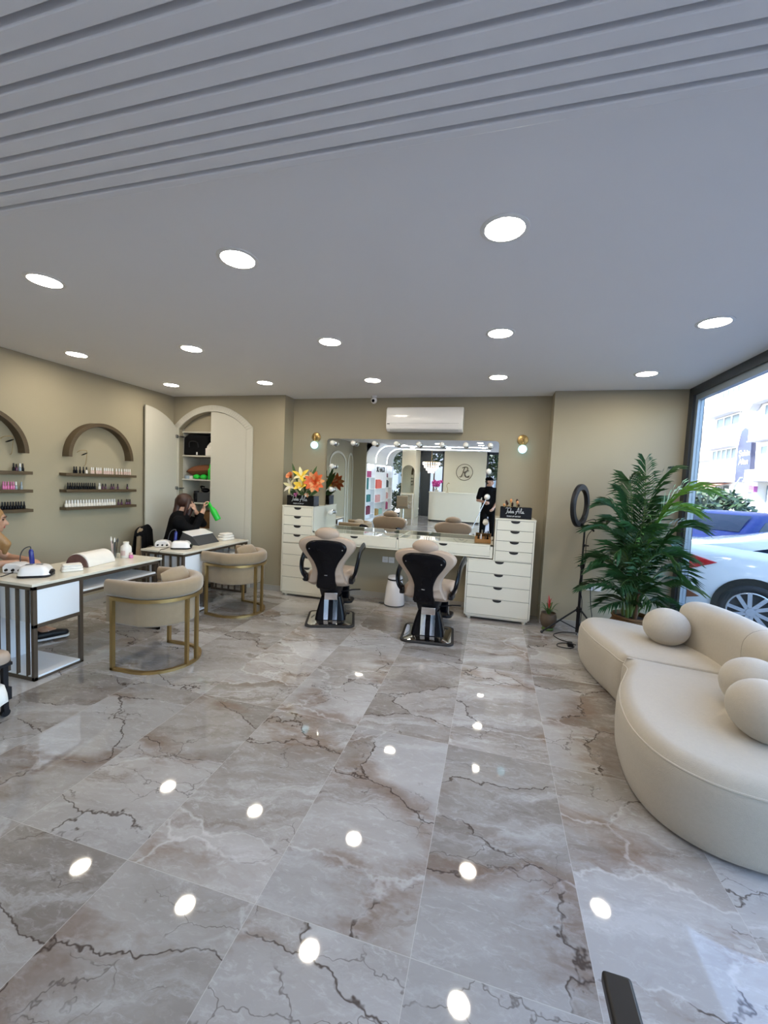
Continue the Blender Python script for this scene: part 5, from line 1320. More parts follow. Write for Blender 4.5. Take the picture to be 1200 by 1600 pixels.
# ---------------------------------------------------------------- the street beside the window
def make_car(name, label, paint, L=4.5, W=1.75, loc=(0, 0, 0), rz=0.0):
    # origin at the ground below the middle of the rear bumper; the car points to -y
    t = thing(name, label, 'car', loc, rz)
    hw = W/2
    # stations along the length (s from the tail): half width factor, sill, shoulder, centre-top
    S = [(0, .80, .42, .90, .97), (.06, .90, .30, .95, 1.01), (.25, .96, .24, .975, 1.045), (.6, .99, .20, .985, 1.06), (1.0, 1, .19, .985, 1.06), (1.6, 1, .19, .96, 1.04), (2.4, 1, .19, .93, 1.02), (3.1, 1, .19, .90, .99), (3.7, .985, .20, .85, .93), (4.15, .93, .24, .77, .83), (4.42, .84, .30, .64, .70), (4.5, .74, .36, .52, .56)]
    rings = []
    for s, w, z0, zb, zt in S:
        x = hw*w; y = -s*L/4.5
        h = [(x*.92, z0), (x*.985, z0+.08), (x, (z0+zb)*.5), (x*.985, zb-.06), (x*.93, zb), (x*.80, zb+(zt-zb)*.7), (x*.4, zt), ]
        rings.append([(u, y, z) for u, z in h]+[(-u, y, z) for u, z in reversed(h)])
    b = MB().loft(rings).build('body', M[paint], t, ang=50)
    # greenhouse
    G = [(.45, .70, 1.0, 1.045), (.85, .80, .985, 1.13), (1.5, .83, .985, 1.30), (1.9, .83, .98, 1.385), (2.5, .83, .97, 1.40), (2.9, .82, .96, 1.35), (3.45, .80, .93, 1.08), (3.65, .78, .90, .93)]
    rings = []
    for s, w, z0, z1 in G:
        x = hw*w; y = -s*L/4.5; k = (z1-z0)/.42
        h = [(x*1.08, z0-.10), (x*1.06, z0), (x*(1.05-.17*k), z0+(z1-z0)*.80), (x*(.98-.2*k), z1-.012), (x*.45, z1)]
        rings.append([(u, y, z) for u, z in h]+[(-u, y, z) for u, z in reversed(h)])
    MB().loft(rings).build('cabin', M[paint], t, ang=50)
    def side_pt(s, f):    # point on the cabin side, f from belt (0) to roof (1)
        for i in range(len(G)-1):
            if G[i][0] <= s <= G[i+1][0]:
                q = (s-G[i][0])/(G[i+1][0]-G[i][0]); g = [a+(c-a)*q for a, c in zip(G[i], G[i+1])]
                x = hw*g[1]; k = (g[3]-g[2])/.42
                x0, x1 = x*1.06, x*(1.05-.17*k); zz = g[2]+(g[3]-g[2])*.80*f
                return x0+(x1-x0)*f, -s*L/4.5, zz
    for sx in (-1, 1):
        for s0, s1 in ((.90, 1.50), (1.58, 2.42), (2.5, 3.3)):
            mb = MB(); n = 6; rg = []
            for i in range(n+1):
                s = s0+(s1-s0)*i/n
                lo = side_pt(s, .12); hi = side_pt(s, .90)
                if s0 == .90: f = .16+.72*(i/n)**.7; hi = side_pt(s, f)
                if s1 == 3.3: f = .9-.55*(i/n)**3; hi = side_pt(s, f)
                rg.append([(sx*(lo[0]+.004), lo[1], lo[2]), (sx*(hi[0]+.004), hi[1], hi[2]), (sx*(hi[0]-.03), hi[1], hi[2]), (sx*(lo[0]-.03), lo[1], lo[2])])
            mb.loft(rg).build('side_window', M['carglass'], t, smooth=False)
        for nm, s in (('wheel', .98), ('wheel', 3.62)):
            y = -s*L/4.5; x = sx*(hw-.10)
            a = MB(); a.cyl((x-sx*.12, y, .335), (x+sx*.103, y, .335), .375, .375, 40); a.build('wheel_arch', M['dark'], t)
            w = MB(); w.torus((x+sx*.082, y, .318), .268, .050, 'x', 40, 10); w.cyl((x+sx*.02, y, .318), (x+sx*.110, y, .318), .262, .262, 40); wo = w.build('tyre', M['tyre'], t)
            r_ = MB(); r_.torus((x+sx*.116, y, .318), .222, .011, 'x', 40, 8)
            for k in range(10):
                a2 = 2*pi*k/10+(.10 if k % 2 else 0); c, s2 = cos(a2), sin(a2)
                r_.bar((x+sx*.118, y+.04*c, .318+.04*s2), (x+sx*.118, y+.218*cos(a2+.22), .318+.218*sin(a2+.22)), .016, .042)
            r_.cyl((x+sx*.10, y, .318), (x+sx*.132, y, .318), .055, .045, 20)
            r_.build('rim', M['alloy'], wo)
        tl = MB(); tl.prism([(-.02, .90), (-.20, .945), (-.40, .915), (-.64, .85), (-.42, .755), (-.30, .715), (-.02, .70)], sx*(hw*.86), sx*(hw*.995), 'x'); tl.build('tail_light', M['tail'], t, bevel=.01)
        rf_ = MB(); rf_.prism([(-.06, .48), (-.36, .47), (-.50, .40), (-.36, .365), (-.08, .36)], sx*(hw*.86), sx*(hw*.975), 'x'); rf_.build('reflector', M['amber'], t, bevel=.006)
        mi_ = MB(); mi_.ell((sx*(hw+.06), -3.05*L/4.5, .98), (.09, .05, .07), 12, 8); mi_.build('wing_mirror', M[paint], t)
        hd_ = MB(); hd_.prism([(-4.05*L/4.5, .62), (-4.32*L/4.5, .58), (-4.32*L/4.5, .70), (-4.05*L/4.5, .74)], sx*hw*.72, sx*hw*.93, 'x'); hd_.build('head_light', M['fwin'], t, bevel=.01)
        sm = MB()
        for s in (1.52, 2.46, 3.38): sm.tube([(sx*(hw*.945), -s*L/4.5, .89), (sx*(hw*1.0), -s*L/4.5, .56), (sx*(hw*.96), -s*L/4.5, .26)], .004, 5)
        sm.build('door_seam', M['dark'], t)
    rw = MB(); rw.loft([[(sx_*hw*w_, -s*L/4.5, z+.006) for sx_ in (-1, 1)] for s, w_, z in ((.70, .56, 1.035), (1.0, .60, 1.12), (1.42, .62, 1.275))], cap=False, closed=False); rw.build('rear_window', M['carglass'], t)
    wsd = MB(); wsd.loft([[(sx_*hw*w_, -s*L/4.5, z+.008) for sx_ in (-1, 1)] for s, w_, z in ((2.98, .56, 1.325), (3.25, .60, 1.20), (3.5, .64, 1.045))], cap=False, closed=False); wsd.build('windscreen', M['carglass'], t)
    return t
make_car('parked_car', 'white saloon car parked right outside the shop window, tail light showing', 'caroxide', 4.5, 1.75, (2.48, 6.88, -.03), radians(65))
make_car('parked_car', 'dark blue car facing left behind the white car, windscreen showing', 'carblue', 4.3, 1.75, (6.6, 11.1, -.03), radians(-53))
make_car('parked_car', 'far blue car before the shop fronts across the street', 'carblue', 4.3, 1.75, (11.2, 20.2, -.03), radians(60))
# building across the street: the front lies in the plane x = 18
bd = thing('street_building', 'white building across the street with balconies and a dark sign panel', 'building', (18, 0, -.03))
BW = MB(); BW.box((0, 24, 3.0), (8, 41.75, 16)); BW.box((.6, 24, 0), (8, 41.0, 3.0))
for y in (24.5, 27, 30, 33.2, 35.0, 38.0, 40.6): BW.box((-.05, y-.3, 0), (.6, y+.3, 3.0))
BW.build('wall', M['facade'], bd, smooth=False)
for y0, y1, z0, z1, m, n in ((37.7, 41.3, 3.82, 5.66, 'fwin', 5), (37.7, 41.1, 6.72, 8.3, 'fwin', 3), (37.7, 40.6, 9.25, 10.5, 'fwing', 4), (37.7, 40.9, 11.6, 13.2, 'fwin', 4), (30.6, 34.75, 3.85, 5.45, 'fwin', 5), (30.6, 34.75, 6.75, 8.3, 'fwin', 5), (30.6, 34.75, 9.5, 11.0, 'fwin', 5), (25, 29.6, 3.85, 5.45, 'fwin', 5), (25, 29.6, 6.75, 8.3, 'fwin', 5)):
    w = MB().box((-.05, y0, z0), (.02, y1, z1)).build('window', M[m], bd, smooth=False)
    f = MB()
    for i in range(n+1): y = y0+(y1-y0)*i/n; f.box((-.10, y-.05, z0), (-.04, y+.05, z1))
    f.box((-.10, y0, z0-.05), (-.04, y1, z0+.05)); f.box((-.10, y0, z1-.05), (-.04, y1, z1+.05)); f.build('window_frame', M['facade'], w, smooth=False)
for y0, y1, z0, z1 in ((37.6, 41.75, 3.0, 3.8), (37.6, 41.75, 5.78, 6.6), (37.6, 41.6, 8.45, 9.1), (37.6, 41.4, 10.9, 11.5), (30.2, 35.0, 3.0, 3.75), (30.2, 35, 5.8, 6.6), (30.2, 35, 8.5, 9.2), (24.6, 30, 3.0, 3.75), (24.6, 30, 5.8, 6.6)):
    MB().box((-.75, y0, z0), (0, y1, z1)).build('balcony', M['facade'], bd, smooth=False)
    MB().box((-.80, y0-.05, z0-.08), (.0, y1+.05, z0)).build('balcony_slab', M['facade2'], bd, smooth=False)
pn = MB(); pn.prism([(35.25, 2.95), (37.08, 2.95), (37.05, 5.9), (36.85, 6.75), (36.4, 6.95), (35.5, 6.5)], -.30, 0, 'x'); po = pn.build('sign_panel', M['signblue'], bd, smooth=False)
rr_ = random.Random(2)
text_obj('sign_lettering', 'Şahin\nAltın', .62, M['letter'], po, (-.32, 36.15, 4.85), (radians(90), 0, radians(-90)), .01)
for y0, y1 in ((30.4, 32.8), (33.6, 34.6), (35.4, 36.75), (38.4, 40.2)):
    MB().box((.45, y0, .1), (.62, y1, 2.7)).build('shop_window', M['fwin'], bd, smooth=False)
MB().box((-.28, 34.65, 2.2), (-.05, 35.3, 2.62)).build('shop_sign', M['pinksign'], bd, smooth=False)
aw = MB(); aw.prism([(-1.6, 2.55), (0, 3.0), (0, 2.9), (-1.6, 2.45)], 38.0, 41.7, 'y'); aw.build('awning', M['brick'], bd, smooth=False)
aw2 = MB(); aw2.prism([(34.7, 8.9), (35.5, 8.95), (36.05, 8.35), (35.65, 8.0)], -.6, -.05, 'x'); aw2.build('bay_awning', M['facade2'], bd, smooth=False)
nb = thing('neighbour_building', 'shaded balcony house left of the white building across the street', 'building', (19.5, 0, -.03))
MB().box((0, 42.2, 0), (6, 60, 12)).build('wall', M['facade'], nb, smooth=False)
for z0, z1 in ((3.85, 5.2), (6.0, 7.5), (8.6, 10.0)):
    MB().box((-.08, 43.2, z0), (.02, 47.6, z1)).build('window', M['facade2'], nb, smooth=False)
    MB().box((-1.1, 42.6, z0-.8), (0, 48.5, z0)).build('balcony', M['facade'], nb, smooth=False)
lp = thing('street_lamp', 'thin grey street pole with an arm before the building', 'street lamp', (15.0, 31.4, -.03))
MB().tube([(0, 0, 0), (0, 0, 2.5), (.1, -.35, 2.95)], [.06, .05, .04], 8).build('pole', M['framelt'], lp); MB().ell((.12, -.42, 3.0), (.08, .16, .06), 10, 6).build('lamp_head', M['framelt'], lp)
shrub('glossy green bush across the street behind the dark car', (6.6, 14.6, -.03), (.85, .9, .95), 1500, 3, .26, 'hedge', name='roadside_bush', group='bushes across the street')
shrub('second green bush across the street behind the palm fronds', (5.4, 13.6, -.03), (.8, .8, .95), 1100, 4, .26, 'hedge', name='roadside_bush', group='bushes across the street')
# ---------------------------------------------------------------- people
def fuse(name, mb, m, parent, voxel=.009, smooth=5):
    o = mb.build(name, m, parent)
    r = o.modifiers.new('fuse', 'REMESH'); r.mode = 'VOXEL'; r.voxel_size = voxel; r.use_smooth_shade = True
    s = o.modifiers.new('soft', 'SMOOTH'); s.iterations = smooth; s.factor = .5
    return o
def limb(mb, pts, rs, sub=5):
    P = []; Rr = []
    for i in range(len(pts)-1):
        for k in range(sub):
            q = k/sub; P.append(Vector(pts[i]).lerp(Vector(pts[i+1]), q)); Rr.append(rs[i]+(rs[i+1]-rs[i])*q)
    P.append(Vector(pts[-1])); Rr.append(rs[-1])
    mb.tube(P, Rr, 14)
    for i, p in enumerate(pts): mb.ell(p, (rs[i],)*3, 12, 8)
def frame_from(fwd, up=(0, 0, 1)):
    f = Vector(fwd).normalized(); u = Vector(up); r = f.cross(u).normalized(); u = r.cross(f)
    return Matrix((r, f, u)).transposed()     # local x right, y forward, z up
def head(mb, c, R, s=1.0):
    c = Vector(c); g = lambda v: R @ (Vector(v)*s)+c
    mb.ell(c+R @ Vector((0, -.008, .022))*s, (.074*s, .094*s, .092*s), 24, 16, R)
    mb.ell(g((0, .022, -.045)), (.056*s, .066*s, .070*s), 20, 14, R)
    mb.ell(g((0, .062, -.088)), (.026*s, .022*s, .020*s), 14, 10, R)            # chin
    limb(mb, [g((0, .080, .016)), g((0, .104, -.026))], [.010*s, .016*s])       # nose
    mb.ell(g((0, .080, .034)), (.050*s, .014*s, .012*s), 14, 8, R)              # brow
    mb.ell(g((0, .083, -.056)), (.024*s, .010*s, .010*s), 12, 8, R)             # mouth
    for sx in (-1, 1):
        mb.ell(g((sx*.075, -.008, .0)), (.010*s, .020*s, .031*s), 12, 8, R)     # ears
        mb.ell(g((sx*.040, .052, -.020)), (.024*s, .022*s, .022*s), 12, 8, R)   # cheeks
def face_details(parent, c, R, s=1.0, brow='hairk'):
    c = Vector(c); g = lambda v: R @ (Vector(v)*s)+c
    for sx in (-1, 1):
        e = MB(); e.ell(g((sx*.031, .078, .012)), (.013*s, .008*s, .008*s), 12, 8, R); e.build('eye', M['eye'], parent)
        b = MB(); b.tube([g((sx*.016, .092, .034)), g((sx*.034, .090, .040)), g((sx*.050, .080, .034))], [.004*s, .005*s, .003*s], 6); b.build('eyebrow', M[brow], parent)
    l = MB(); l.ell(g((0, .090, -.053)), (.022*s, .006*s, .006*s), 12, 8, R); l.ell(g((0, .089, -.062)), (.018*s, .006*s, .006*s), 12, 8, R); l.build('lips', M['lips'], parent)
def hand(mb, wrist, fwd, palm_n, curl=.6, s=1.0, spread=.18, left=False):
    # palm with five separate fingers; FWD along the fingers, PALM_N out of the palm
    f = Vector(fwd).normalized(); n = Vector(palm_n); n = (n-f*n.dot(f)).normalized(); r = f.cross(n)*( -1 if left else 1)
    w = Vector(wrist)
    mb.ell(w+f*.045*s, (.040*s, .016*s, .050*s), 14, 10, Matrix((r, n, f)).transposed())
    for i, (off, L) in enumerate(((-.028, .070), (-.0095, .080), (.0095, .075), (.027, .060))):
        p = w+f*.080*s+r*off*s; a = curl*.55; d = (f+r*off*spread*10*.3).normalized(); pts = [w+f*.05*s+r*off*.8*s, p]
        for k, q in enumerate((.45, .32, .23)):
            dd = d*cos(a)+n*sin(a); p = p+dd*L*q*s; pts.append(p.copy()); a += curl*.75
        mb.tube(pts, [.010*s, .0095*s, .0088*s, .0080*s, .0065*s], 8); mb.ell(pts[-1], (.0066*s,)*3, 8, 6)
    th = [w+f*.022*s-r*.030*s, w+f*.048*s-r*.050*s+n*.012*s, w+f*.072*s-r*.048*s+n*(.012+.03*curl)*s, w+f*.092*s-r*.036*s+n*(.012+.045*curl)*s]
    mb.tube(th, [.014*s, .012*s, .0105*s, .0075*s], 8); mb.ell(th[-1], (.0076*s,)*3, 8, 6)

# --- woman in black with the green spray bottle, seated by the cupboard
wp = thing('person', 'person in black with long dark hair, seated by the cupboard, holding a green bottle', 'person', (-4.13, 4.72, 0))
o0 = Vector((-4.13, 4.72, 0)); W_ = lambda *p: Vector(p)-o0
hc = W_(-4.10, 4.74, 1.215); Rh = frame_from((.78, .62, -.12))
body = MB(); head(body, hc, Rh, .96); limb(body, [hc+Vector((-.02, -.015, -.06)), W_(-4.15, 4.69, 1.03)], [.048, .055])
sl, sr = W_(-4.215, 4.835, .985), W_(-4.06, 4.56, .965)       # left / right shoulder
el_r, wr_r = W_(-3.90, 4.66, .84), W_(-3.855, 4.80, 1.14)
el_l, wr_l = W_(-3.98, 4.94, .92), W_(-3.985, 4.80, 1.10)
hips = W_(-4.23, 4.66, .52)
limb(body, [W_(-4.15, 4.69, .98), W_(-4.19, 4.68, .78), hips], [.12, .125, .15])
limb(body, [sl, el_l, wr_l], [.046, .040, .028]); limb(body, [sr, el_r, wr_r], [.046, .040, .028])
hand(body, wr_r, (.05, .12, 1), (.9, .5, -.1), .95, .95); hand(body, wr_l, (-.25, -.05, 1), (-.9, -.3, .1), .35, .95, left=True)
kn = [W_(-3.95, 4.62, .50), W_(-4.02, 4.86, .50)]; an = [W_(-3.93, 4.64, .09), W_(-4.0, 4.88, .09)]
for k, a in zip(kn, an):
    limb(body, [hips+Vector((.02, (k-hips).y*.6, 0)), k, a], [.085, .060, .040]); limb(body, [a, a+Vector((.12, .05, -.05))], [.04, .03])
fuse('body', body, M['skin'], wp, .0075)
jm = MB()
for a, b in ((W_(-4.15, 4.69, .985), W_(-4.20, 4.675, .74)),): limb(jm, [a, b, hips+Vector((0, 0, .02))], [.135, .142, .165])
limb(jm, [sl, sr], [.085, .085]); limb(jm, [sl, el_l, el_l.lerp(wr_l, .72)], [.070, .056, .044]); limb(jm, [sr, el_r, el_r.lerp(wr_r, .72)], [.070, .056, .044])
fuse('sweater', jm, M['blackfab'], wp, .010)
tm = MB()
for k, a in zip(kn, an): limb(tm, [hips+Vector((.02, (k-hips).y*.6, 0)), k, k.lerp(a, .9)], [.105, .075, .055])
fuse('trousers', tm, M['blackfab'], wp, .011)
sh = MB()
for a in an: limb(sh, [a+Vector((-.02, -.01, -.045)), a+Vector((.14, .06, -.055))], [.042, .034])
fuse('shoes', sh, M['black'], wp, .010)
hr = MB(); g = lambda v: Rh @ Vector(v)+hc
hr.ell(g((0, -.024, .034)), (.092, .108, .100), 24, 16, Rh)
for i in range(9):
    a = radians(95+170*i/8); x, y = .082*cos(a)*1.02, -.085*sin(a)*.9-.02
    q = g((x, y, .03)); limb(hr, [q, q+Vector((-.005, -.005, -.10)), q+Vector((-.018+.03*cos(a), -.03, -.20)), q+Vector((-.03+.05*cos(a), -.045, -.285))], [.045, .048, .042, .020])
limb(hr, [g((-.06, .03, .06)), g((-.085, .03, -.04)), g((-.085, .01, -.16))], [.03, .026, .014]); limb(hr, [g((.06, .03, .06)), g((.086, .025, -.04)), g((.088, .0, -.19))], [.03, .028, .014])
fuse('hair', hr, M['hairb'], wp, .009, 4); face_details(wp, hc, Rh, .96)
gsb = thing('spray_bottle', 'bright green spray bottle held up by the person in black', 'spray bottle', (-3.80, 4.86, 1.20))
axis = Vector((.46, .16, -.87)).normalized(); Ra = axis.to_track_quat('Z', 'Y').to_matrix()
MB().lathe([(.0, .0), (.036, .0), (.042, .01), (.042, .14), (.028, .185), (.016, .205), (.016, .215)][::1], R=Ra @ Matrix.Rotation(pi, 3, 'X'), c=axis*.235, n=24).build('body', M['green'], gsb)
nz = MB(); q = lambda a, b=0: axis*a+Vector((-.35, .94, 0)).normalized()*0+Vector((-.7, .2, -.3)).normalized()*b
nz.tube([q(.022), q(-.03)], [.019, .017], 14); nz.tube([q(-.028, -.012), q(-.045, .055)], [.015, .009], 10); nz.build('spray_head', M['green'], gsb)
tg_ = MB(); tg_.tube([q(-.02, .02), q(.01, .045), q(.035, .05)], .006, 6); tg_.build('trigger', M['green'], gsb)
# her chair and the jacket over it
cc2 = thing('desk_chair', 'beige padded chair behind the farther desk with a black jacket over it', 'chair', (-4.31, 4.56, 0), radians(-60))
MB().loft([[(x*k, y*k, z) for x, y in rrect(-.22, -.22, .22, .22, .07)] for k, z in ((.95, .40), (1, .42), (1, .46), (.93, .48))]).build('seat', M['velvet'], cc2, ang=60)
pts = [(-.22, .46), (-.23, .70), (-.20, .84), (-.10, .885), (.10, .885), (.20, .84), (.23, .70), (.22, .46)]
MB().prism([(v.x, v.y) for v in catmull([(x, z, 0) for x, z in pts], 4)], -.26, -.20, 'y').build('backrest', M['velvet'], cc2, bevel=.018, seg=3)
for sx in (-1, 1):
    for sy in (-1, 1): MB().bar((sx*.17, sy*.17, .41), (sx*.20, sy*.20, 0), .025).build('leg', M['gold'], cc2, smooth=False)
jk = MB(); n = 16; vs = []; fs = []
for i in range(n+1):
    for j in range(n+1):
        u, v = i/n*2-1, j/n; x = u*.25*(1-.1*v)
        prof = [(-.185, .62), (-.19, .80), (-.20, .895), (-.235, .905), (-.275, .88), (-.285, .72), (-.30, .45), (-.29, .34)]
        k = v*(len(prof)-1); a = int(min(k, len(prof)-2)); t_ = k-a
        y = prof[a][0]*(1-t_)+prof[a+1][0]*t_; z = prof[a][1]*(1-t_)+prof[a+1][1]*t_
        z -= .10*abs(u)**3*(1 if .2 < v < .8 else .3)
        w = .018*noise.noise(Vector((u*3, v*4, 1.7)))
        vs.append((x, y+w-(.012 if v > .5 else -.012), z+w))
for i in range(n):
    for j in range(n): a = i*(n+1)+j; fs.append((a, a+1, a+n+2, a+n+1))
jk.add(vs, fs); o = jk.build('jacket', M['blackfab'], None, (-4.31, 4.56, 0), (0, 0, radians(-60))); s_ = o.modifiers.new('thick', 'SOLIDIFY'); s_.thickness = .014
tag(o, 'black jacket hanging over the beige chair behind the farther desk', 'jacket')

# --- blond woman cut by the left picture edge, seated behind the nearer desk
wq = thing('person', 'blond person in mustard seated behind the nearer desk at the left edge', 'person', (-4.148, 2.378, 0))
o0 = Vector((-4.16, 2.36, 0)); hc = W_(-4.130, 2.468, 1.145); Rh = frame_from((.62, .78, -.10))
body = MB(); head(body, hc, Rh, .95); limb(body, [hc+Vector((-.02, -.02, -.06)), W_(-4.17, 2.40, .98)], [.046, .054])
hips = W_(-4.25, 2.30, .50)
sl, sr = W_(-4.285, 2.47, .925), W_(-4.045, 2.28, .915)
el_l, wr_l = W_(-4.115, 2.585, .80), W_(-3.90, 2.60, .80)
el_r, wr_r = W_(-3.93, 2.30, .80), W_(-3.82, 2.45, .81)
limb(body, [W_(-4.17, 2.38, .93), W_(-4.21, 2.34, .72), hips], [.115, .12, .145])
limb(body, [sl, el_l, wr_l], [.044, .036, .026]); limb(body, [sr, el_r, wr_r], [.044, .036, .026])
hand(body, wr_l, (1, -.1, -.12), (0, 0, -1), .45, .92, left=True); hand(body, wr_r, (.7, .7, -.12), (0, 0, -1), .45, .92)
kn = [W_(-3.96, 2.42, .49), W_(-3.93, 2.54, .47)]; an = [W_(-4.10, 2.60, .10), W_(-3.98, 2.76, .11)]
for k, a in zip(kn, an):
    limb(body, [hips+Vector((.05, (k-hips).y*.5, 0)), k, k.lerp(a, .35), a], [.085, .056, .055, .034]); limb(body, [a, a+Vector((.06, .11, -.055))], [.036, .026])
fuse('body', body, M['skin2'], wq, .0075)
jm = MB(); limb(jm, [W_(-4.17, 2.38, .915), W_(-4.21, 2.34, .72), hips+Vector((0, 0, .02))], [.128, .134, .16]); limb(jm, [sl, sr], [.066, .066]); limb(jm, [sl, sl.lerp(el_l, .45)], [.058, .052]); limb(jm, [sr, sr.lerp(el_r, .45)], [.058, .052])
fuse('top', jm, M['mustard'], wq, .010)
tm = MB()
for k, a in zip(kn, an): limb(tm, [hips+Vector((.05, (k-hips).y*.5, 0)), k, k.lerp(a, .48)], [.105, .076, .070])
fuse('trousers', tm, M['navy'], wq, .011)
for a in an:
    sh = MB(); limb(sh, [a+Vector((-.02, -.035, -.055)), a+Vector((.03, .05, -.05)), a+Vector((.075, .14, -.062))], [.044, .046, .036])
    so = fuse('sneaker', sh, M['black'], wq, .008)
    sl_ = MB(); b_ = a+Vector((.028, .05, -.094)); Rz = Matrix.Rotation(radians(-28), 3, 'Z')
    sl_.loft([[b_+Rz @ Vector((x, y, 0))+Vector((0, 0, z)) for x, y in rrect(-.046, -.14, .046, .14, .044)] for z in (0, .018)]); sl_.build('sole', M['wplastic'], so)
    lc = MB()
    for k in range(4): p0 = a+Vector((.02+.012*k, .03+.025*k, -.006-.010*k)); lc.tube([p0+Rz @ Vector((-.028, 0, -.012)), p0+Vector((0, 0, .010)), p0+Rz @ Vector((.028, 0, -.012))], .006, 6)
    lc.build('laces', M['wplastic'], so)
hr = MB(); g = lambda v: Rh @ Vector(v)+hc
hr.ell(g((0, -.026, .032)), (.090, .102, .098), 24, 16, Rh)
for i in range(11):
    a = radians(60+240*i/10); x, y = .085*sin(a-pi), .0
    x, y = .088*cos(radians(-10-160*i/10)), .085*sin(radians(-10-160*i/10))
    q = g((x, y, .02)); limb(hr, [q, q+Vector((.0, .0, -.10)), q+Vector((.012, .012, -.17)), q+Vector((.0, .02, -.26))], [.038, .044, .042, .016])
limb(hr, [g((.070, .010, .05)), g((.084, .010, -.06)), g((.080, .06, -.15)), g((.065, .07, -.23))], [.026, .030, .034, .016]); limb(hr, [g((.070, .02, -.07)), g((.080, .060, -.12)), g((.070, .115, -.19)), g((.055, .11, -.27))], [.026, .032, .036, .018])
fuse('hair', hr, M['hairblond'], wq, .009, 4); face_details(wq, hc, Rh, .95, 'hairb')
st_ = thing('desk_stool', 'round stool behind the nearer desk under the person with blond hair', 'stool', (-4.23, 2.33, 0))
MB().lathe([(.19, .33), (.20, .345), (.20, .365), (.17, .385), (.0, .39)]).build('seat', M['leather'], st_); MB().cyl((0, 0, .05), (0, 0, .335), .025).build('column', M['chrome'], st_)
MB().lathe([(.22, 0), (.22, .02), (.04, .06), (.0, .06)]).build('base', M['chrome'], st_)

# --- man sweeping, seen only in the mirror
mn = thing('person', 'person in black cap and clothes sweeping, seen in the mirror', 'person', (-.10, -.55, 0))
o0 = Vector((-.10, -.55, 0)); hc = W_(-.115, -.52, 1.63); Rh = frame_from((.92, .39, .0))
body = MB(); head(body, hc, Rh, 1.06); limb(body, [hc+Vector((-.01, -.01, -.07)), W_(-.13, -.55, 1.45)], [.056, .062])
sl, sr = W_(-.32, -.53, 1.40), W_(.085, -.56, 1.40)        # the sides as the mirror shows them
el1, wr1 = W_(-.40, -.50, 1.12), W_(-.22, -.34, 1.09)
el2, wr2 = W_(.13, -.52, 1.12), W_(.03, -.36, .95)
limb(body, [W_(-.12, -.55, 1.40), W_(-.12, -.55, 1.10), W_(-.11, -.55, .93)], [.125, .12, .13]); limb(body, [sl, sr], [.055, .055])
limb(body, [sl, el1, wr1], [.052, .042, .030]); limb(body, [sr, el2, wr2], [.052, .042, .030])
hand(body, wr1, (.75, .25, -.1), (.25, -.9, -.2), .95, 1.05, left=True); hand(body, wr2, (-.4, .6, -.6), (-.6, -.7, .1), .8, 1.05)
hp = [W_(-.205, -.55, .90), W_(-.015, -.55, .90)]; kn = [W_(-.23, -.50, .50), W_(.02, -.54, .50)]; an = [W_(-.25, -.56, .09), W_(.03, -.60, .09)]
for h_, k, a in zip(hp, kn, an):
    limb(body, [h_, k, a], [.092, .062, .042]); limb(body, [a, a+Vector((.05, .12, -.05))], [.042, .032])
fuse('body', body, M['skin'], mn, .0085)
jm = MB(); limb(jm, [W_(-.12, -.55, 1.39), W_(-.12, -.55, 1.10), W_(-.11, -.55, .86)], [.142, .138, .150]); limb(jm, [sl, sr], [.082, .082]); limb(jm, [sl, sl.lerp(el1, .75)], [.080, .070]); limb(jm, [sr, sr.lerp(el2, .75)], [.080, .070])
for sx in (-1, 1): limb(jm, [W_(-.11+sx*.075, -.55, 1.34), W_(-.11+sx*.08, -.55, .90)], [.105, .10])
fuse('t_shirt', jm, M['blackfab'], mn, .011)
tm = MB()
for h_, k, a in zip(hp, kn, an): limb(tm, [h_, k, k.lerp(a, .93)], [.115, .088, .070])
fuse('trousers', tm, M['blackfab'], mn, .011)
sh = MB()
for a in an: limb(sh, [a+Vector((-.02, -.05, -.045)), a+Vector((.055, .15, -.055))], [.044, .036])
fuse('shoes', sh, M['black'], mn, .010)
cp = MB(); g = lambda v: Rh @ Vector(v)+hc
cp.ell(g((0, -.012, .066)), (.090, .112, .068), 24, 14, Rh); cp.ell(g((0, .105, .052)), (.068, .062, .010), 20, 8, Rh @ Matrix.Rotation(radians(-10), 3, 'X'))
fuse('cap', cp, M['blackfab'], mn, .008, 3)
hr = MB(); hr.ell(g((0, -.03, .01)), (.084, .092, .085), 20, 12, Rh); fuse('hair', hr, M['hairk'], mn, .009, 3); face_details(mn, hc, Rh, 1.06)
bm_ = thing('broom', 'long grey-handled broom held by the sweeping person, seen in the mirror', 'broom', (-.62, .02, 0))
MB().tube([(.0, 0, .06), (.46, -.37, 1.22)], .012, 10).build('handle', M['alloy'], bm_)
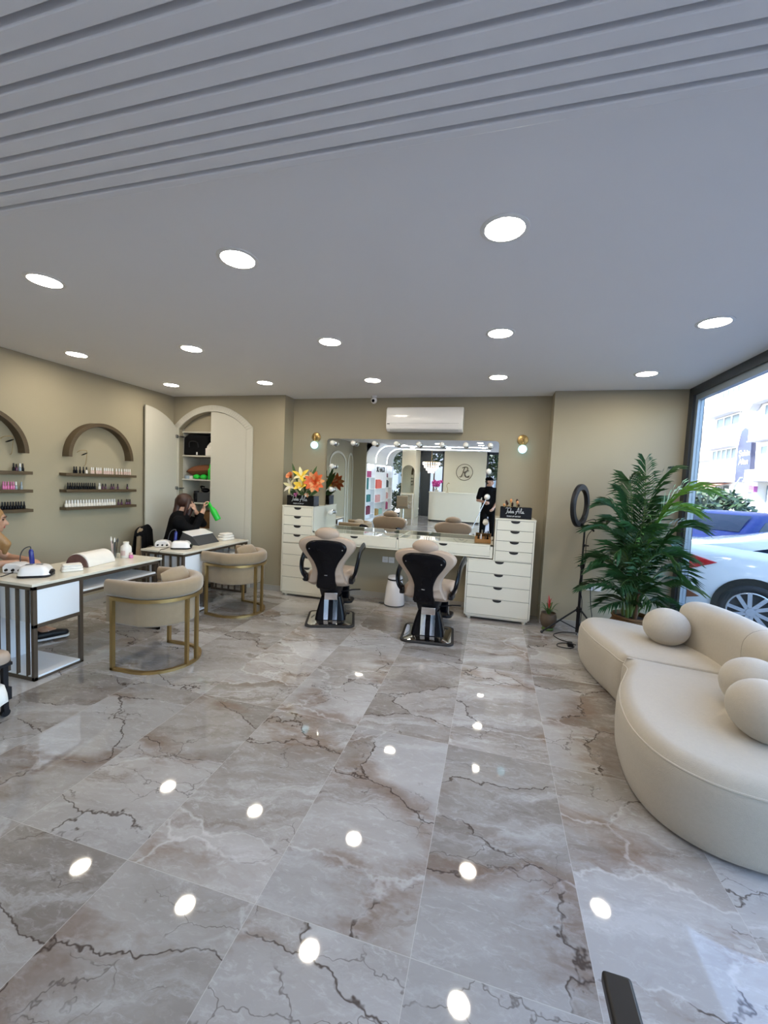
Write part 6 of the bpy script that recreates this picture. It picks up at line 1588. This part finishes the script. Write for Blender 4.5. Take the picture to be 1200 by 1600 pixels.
MB().obox((0, 0, .045), (.36, .07, .04)).build('head', M['greyp'], bm_, bevel=.006); MB().obox((0, 0, .013), (.34, .06, .026)).build('bristles', M['black'], bm_, smooth=False)
# ---------------------------------------------------------------- daylight, camera, exposure
w = bpy.data.worlds.new('World'); SC.world = w; w.use_nodes = True
nt = w.node_tree; N, L = nt.nodes, nt.links
sky = N.new('ShaderNodeTexSky'); sky.sky_type = 'NISHITA'; sky.sun_disc = False; sky.sun_elevation = radians(48); sky.sun_rotation = radians(-75); sky.air_density = 1.0; sky.dust_density = 1.5
L.new(sky.outputs[0], N['Background'].inputs[0]); N['Background'].inputs[1].default_value = SKY
sun = bpy.data.lights.new('sun', 'SUN'); sun.energy = SUN; sun.angle = radians(.6); sun.color = (1, .95, .88)
so = bpy.data.objects.new('sun', sun); COL.objects.link(so); so.rotation_euler = Vector((.72, .28, -.80)).to_track_quat('-Z', 'Y').to_euler()
cam = bpy.data.cameras.new('camera'); cam.sensor_fit = 'HORIZONTAL'; cam.sensor_width = 36; cam.lens = 36*637.357/1200; cam.clip_start = .02; cam.clip_end = 300
co = bpy.data.objects.new('camera', cam); COL.objects.link(co)
yaw, pit, rol = .2595, -.0688, -.0441
f = Vector((-sin(yaw)*cos(pit), cos(yaw)*cos(pit), sin(pit))); r = Vector((cos(yaw), sin(yaw), 0)); d = f.cross(r)
r2 = r*cos(rol)+d*sin(rol); d2 = d*cos(rol)-r*sin(rol)
co.matrix_world = Matrix(((r2.x, -d2.x, -f.x, 0), (r2.y, -d2.y, -f.y, 0), (r2.z, -d2.z, -f.z, 1.6), (0, 0, 0, 1)))
SC.camera = co
SC.view_settings.view_transform = 'Standard'; SC.view_settings.look = 'None'; SC.view_settings.exposure = EXPO; SC.view_settings.gamma = 1.0; SC.view_settings.use_curve_mapping = False
SC.cycles.max_bounces = 10; SC.cycles.diffuse_bounces = 5; SC.cycles.glossy_bounces = 6; SC.cycles.transparent_max_bounces = 16
SC.cycles.sample_clamp_indirect = 8.0; SC.cycles.caustics_reflective = False; SC.cycles.caustics_refractive = False
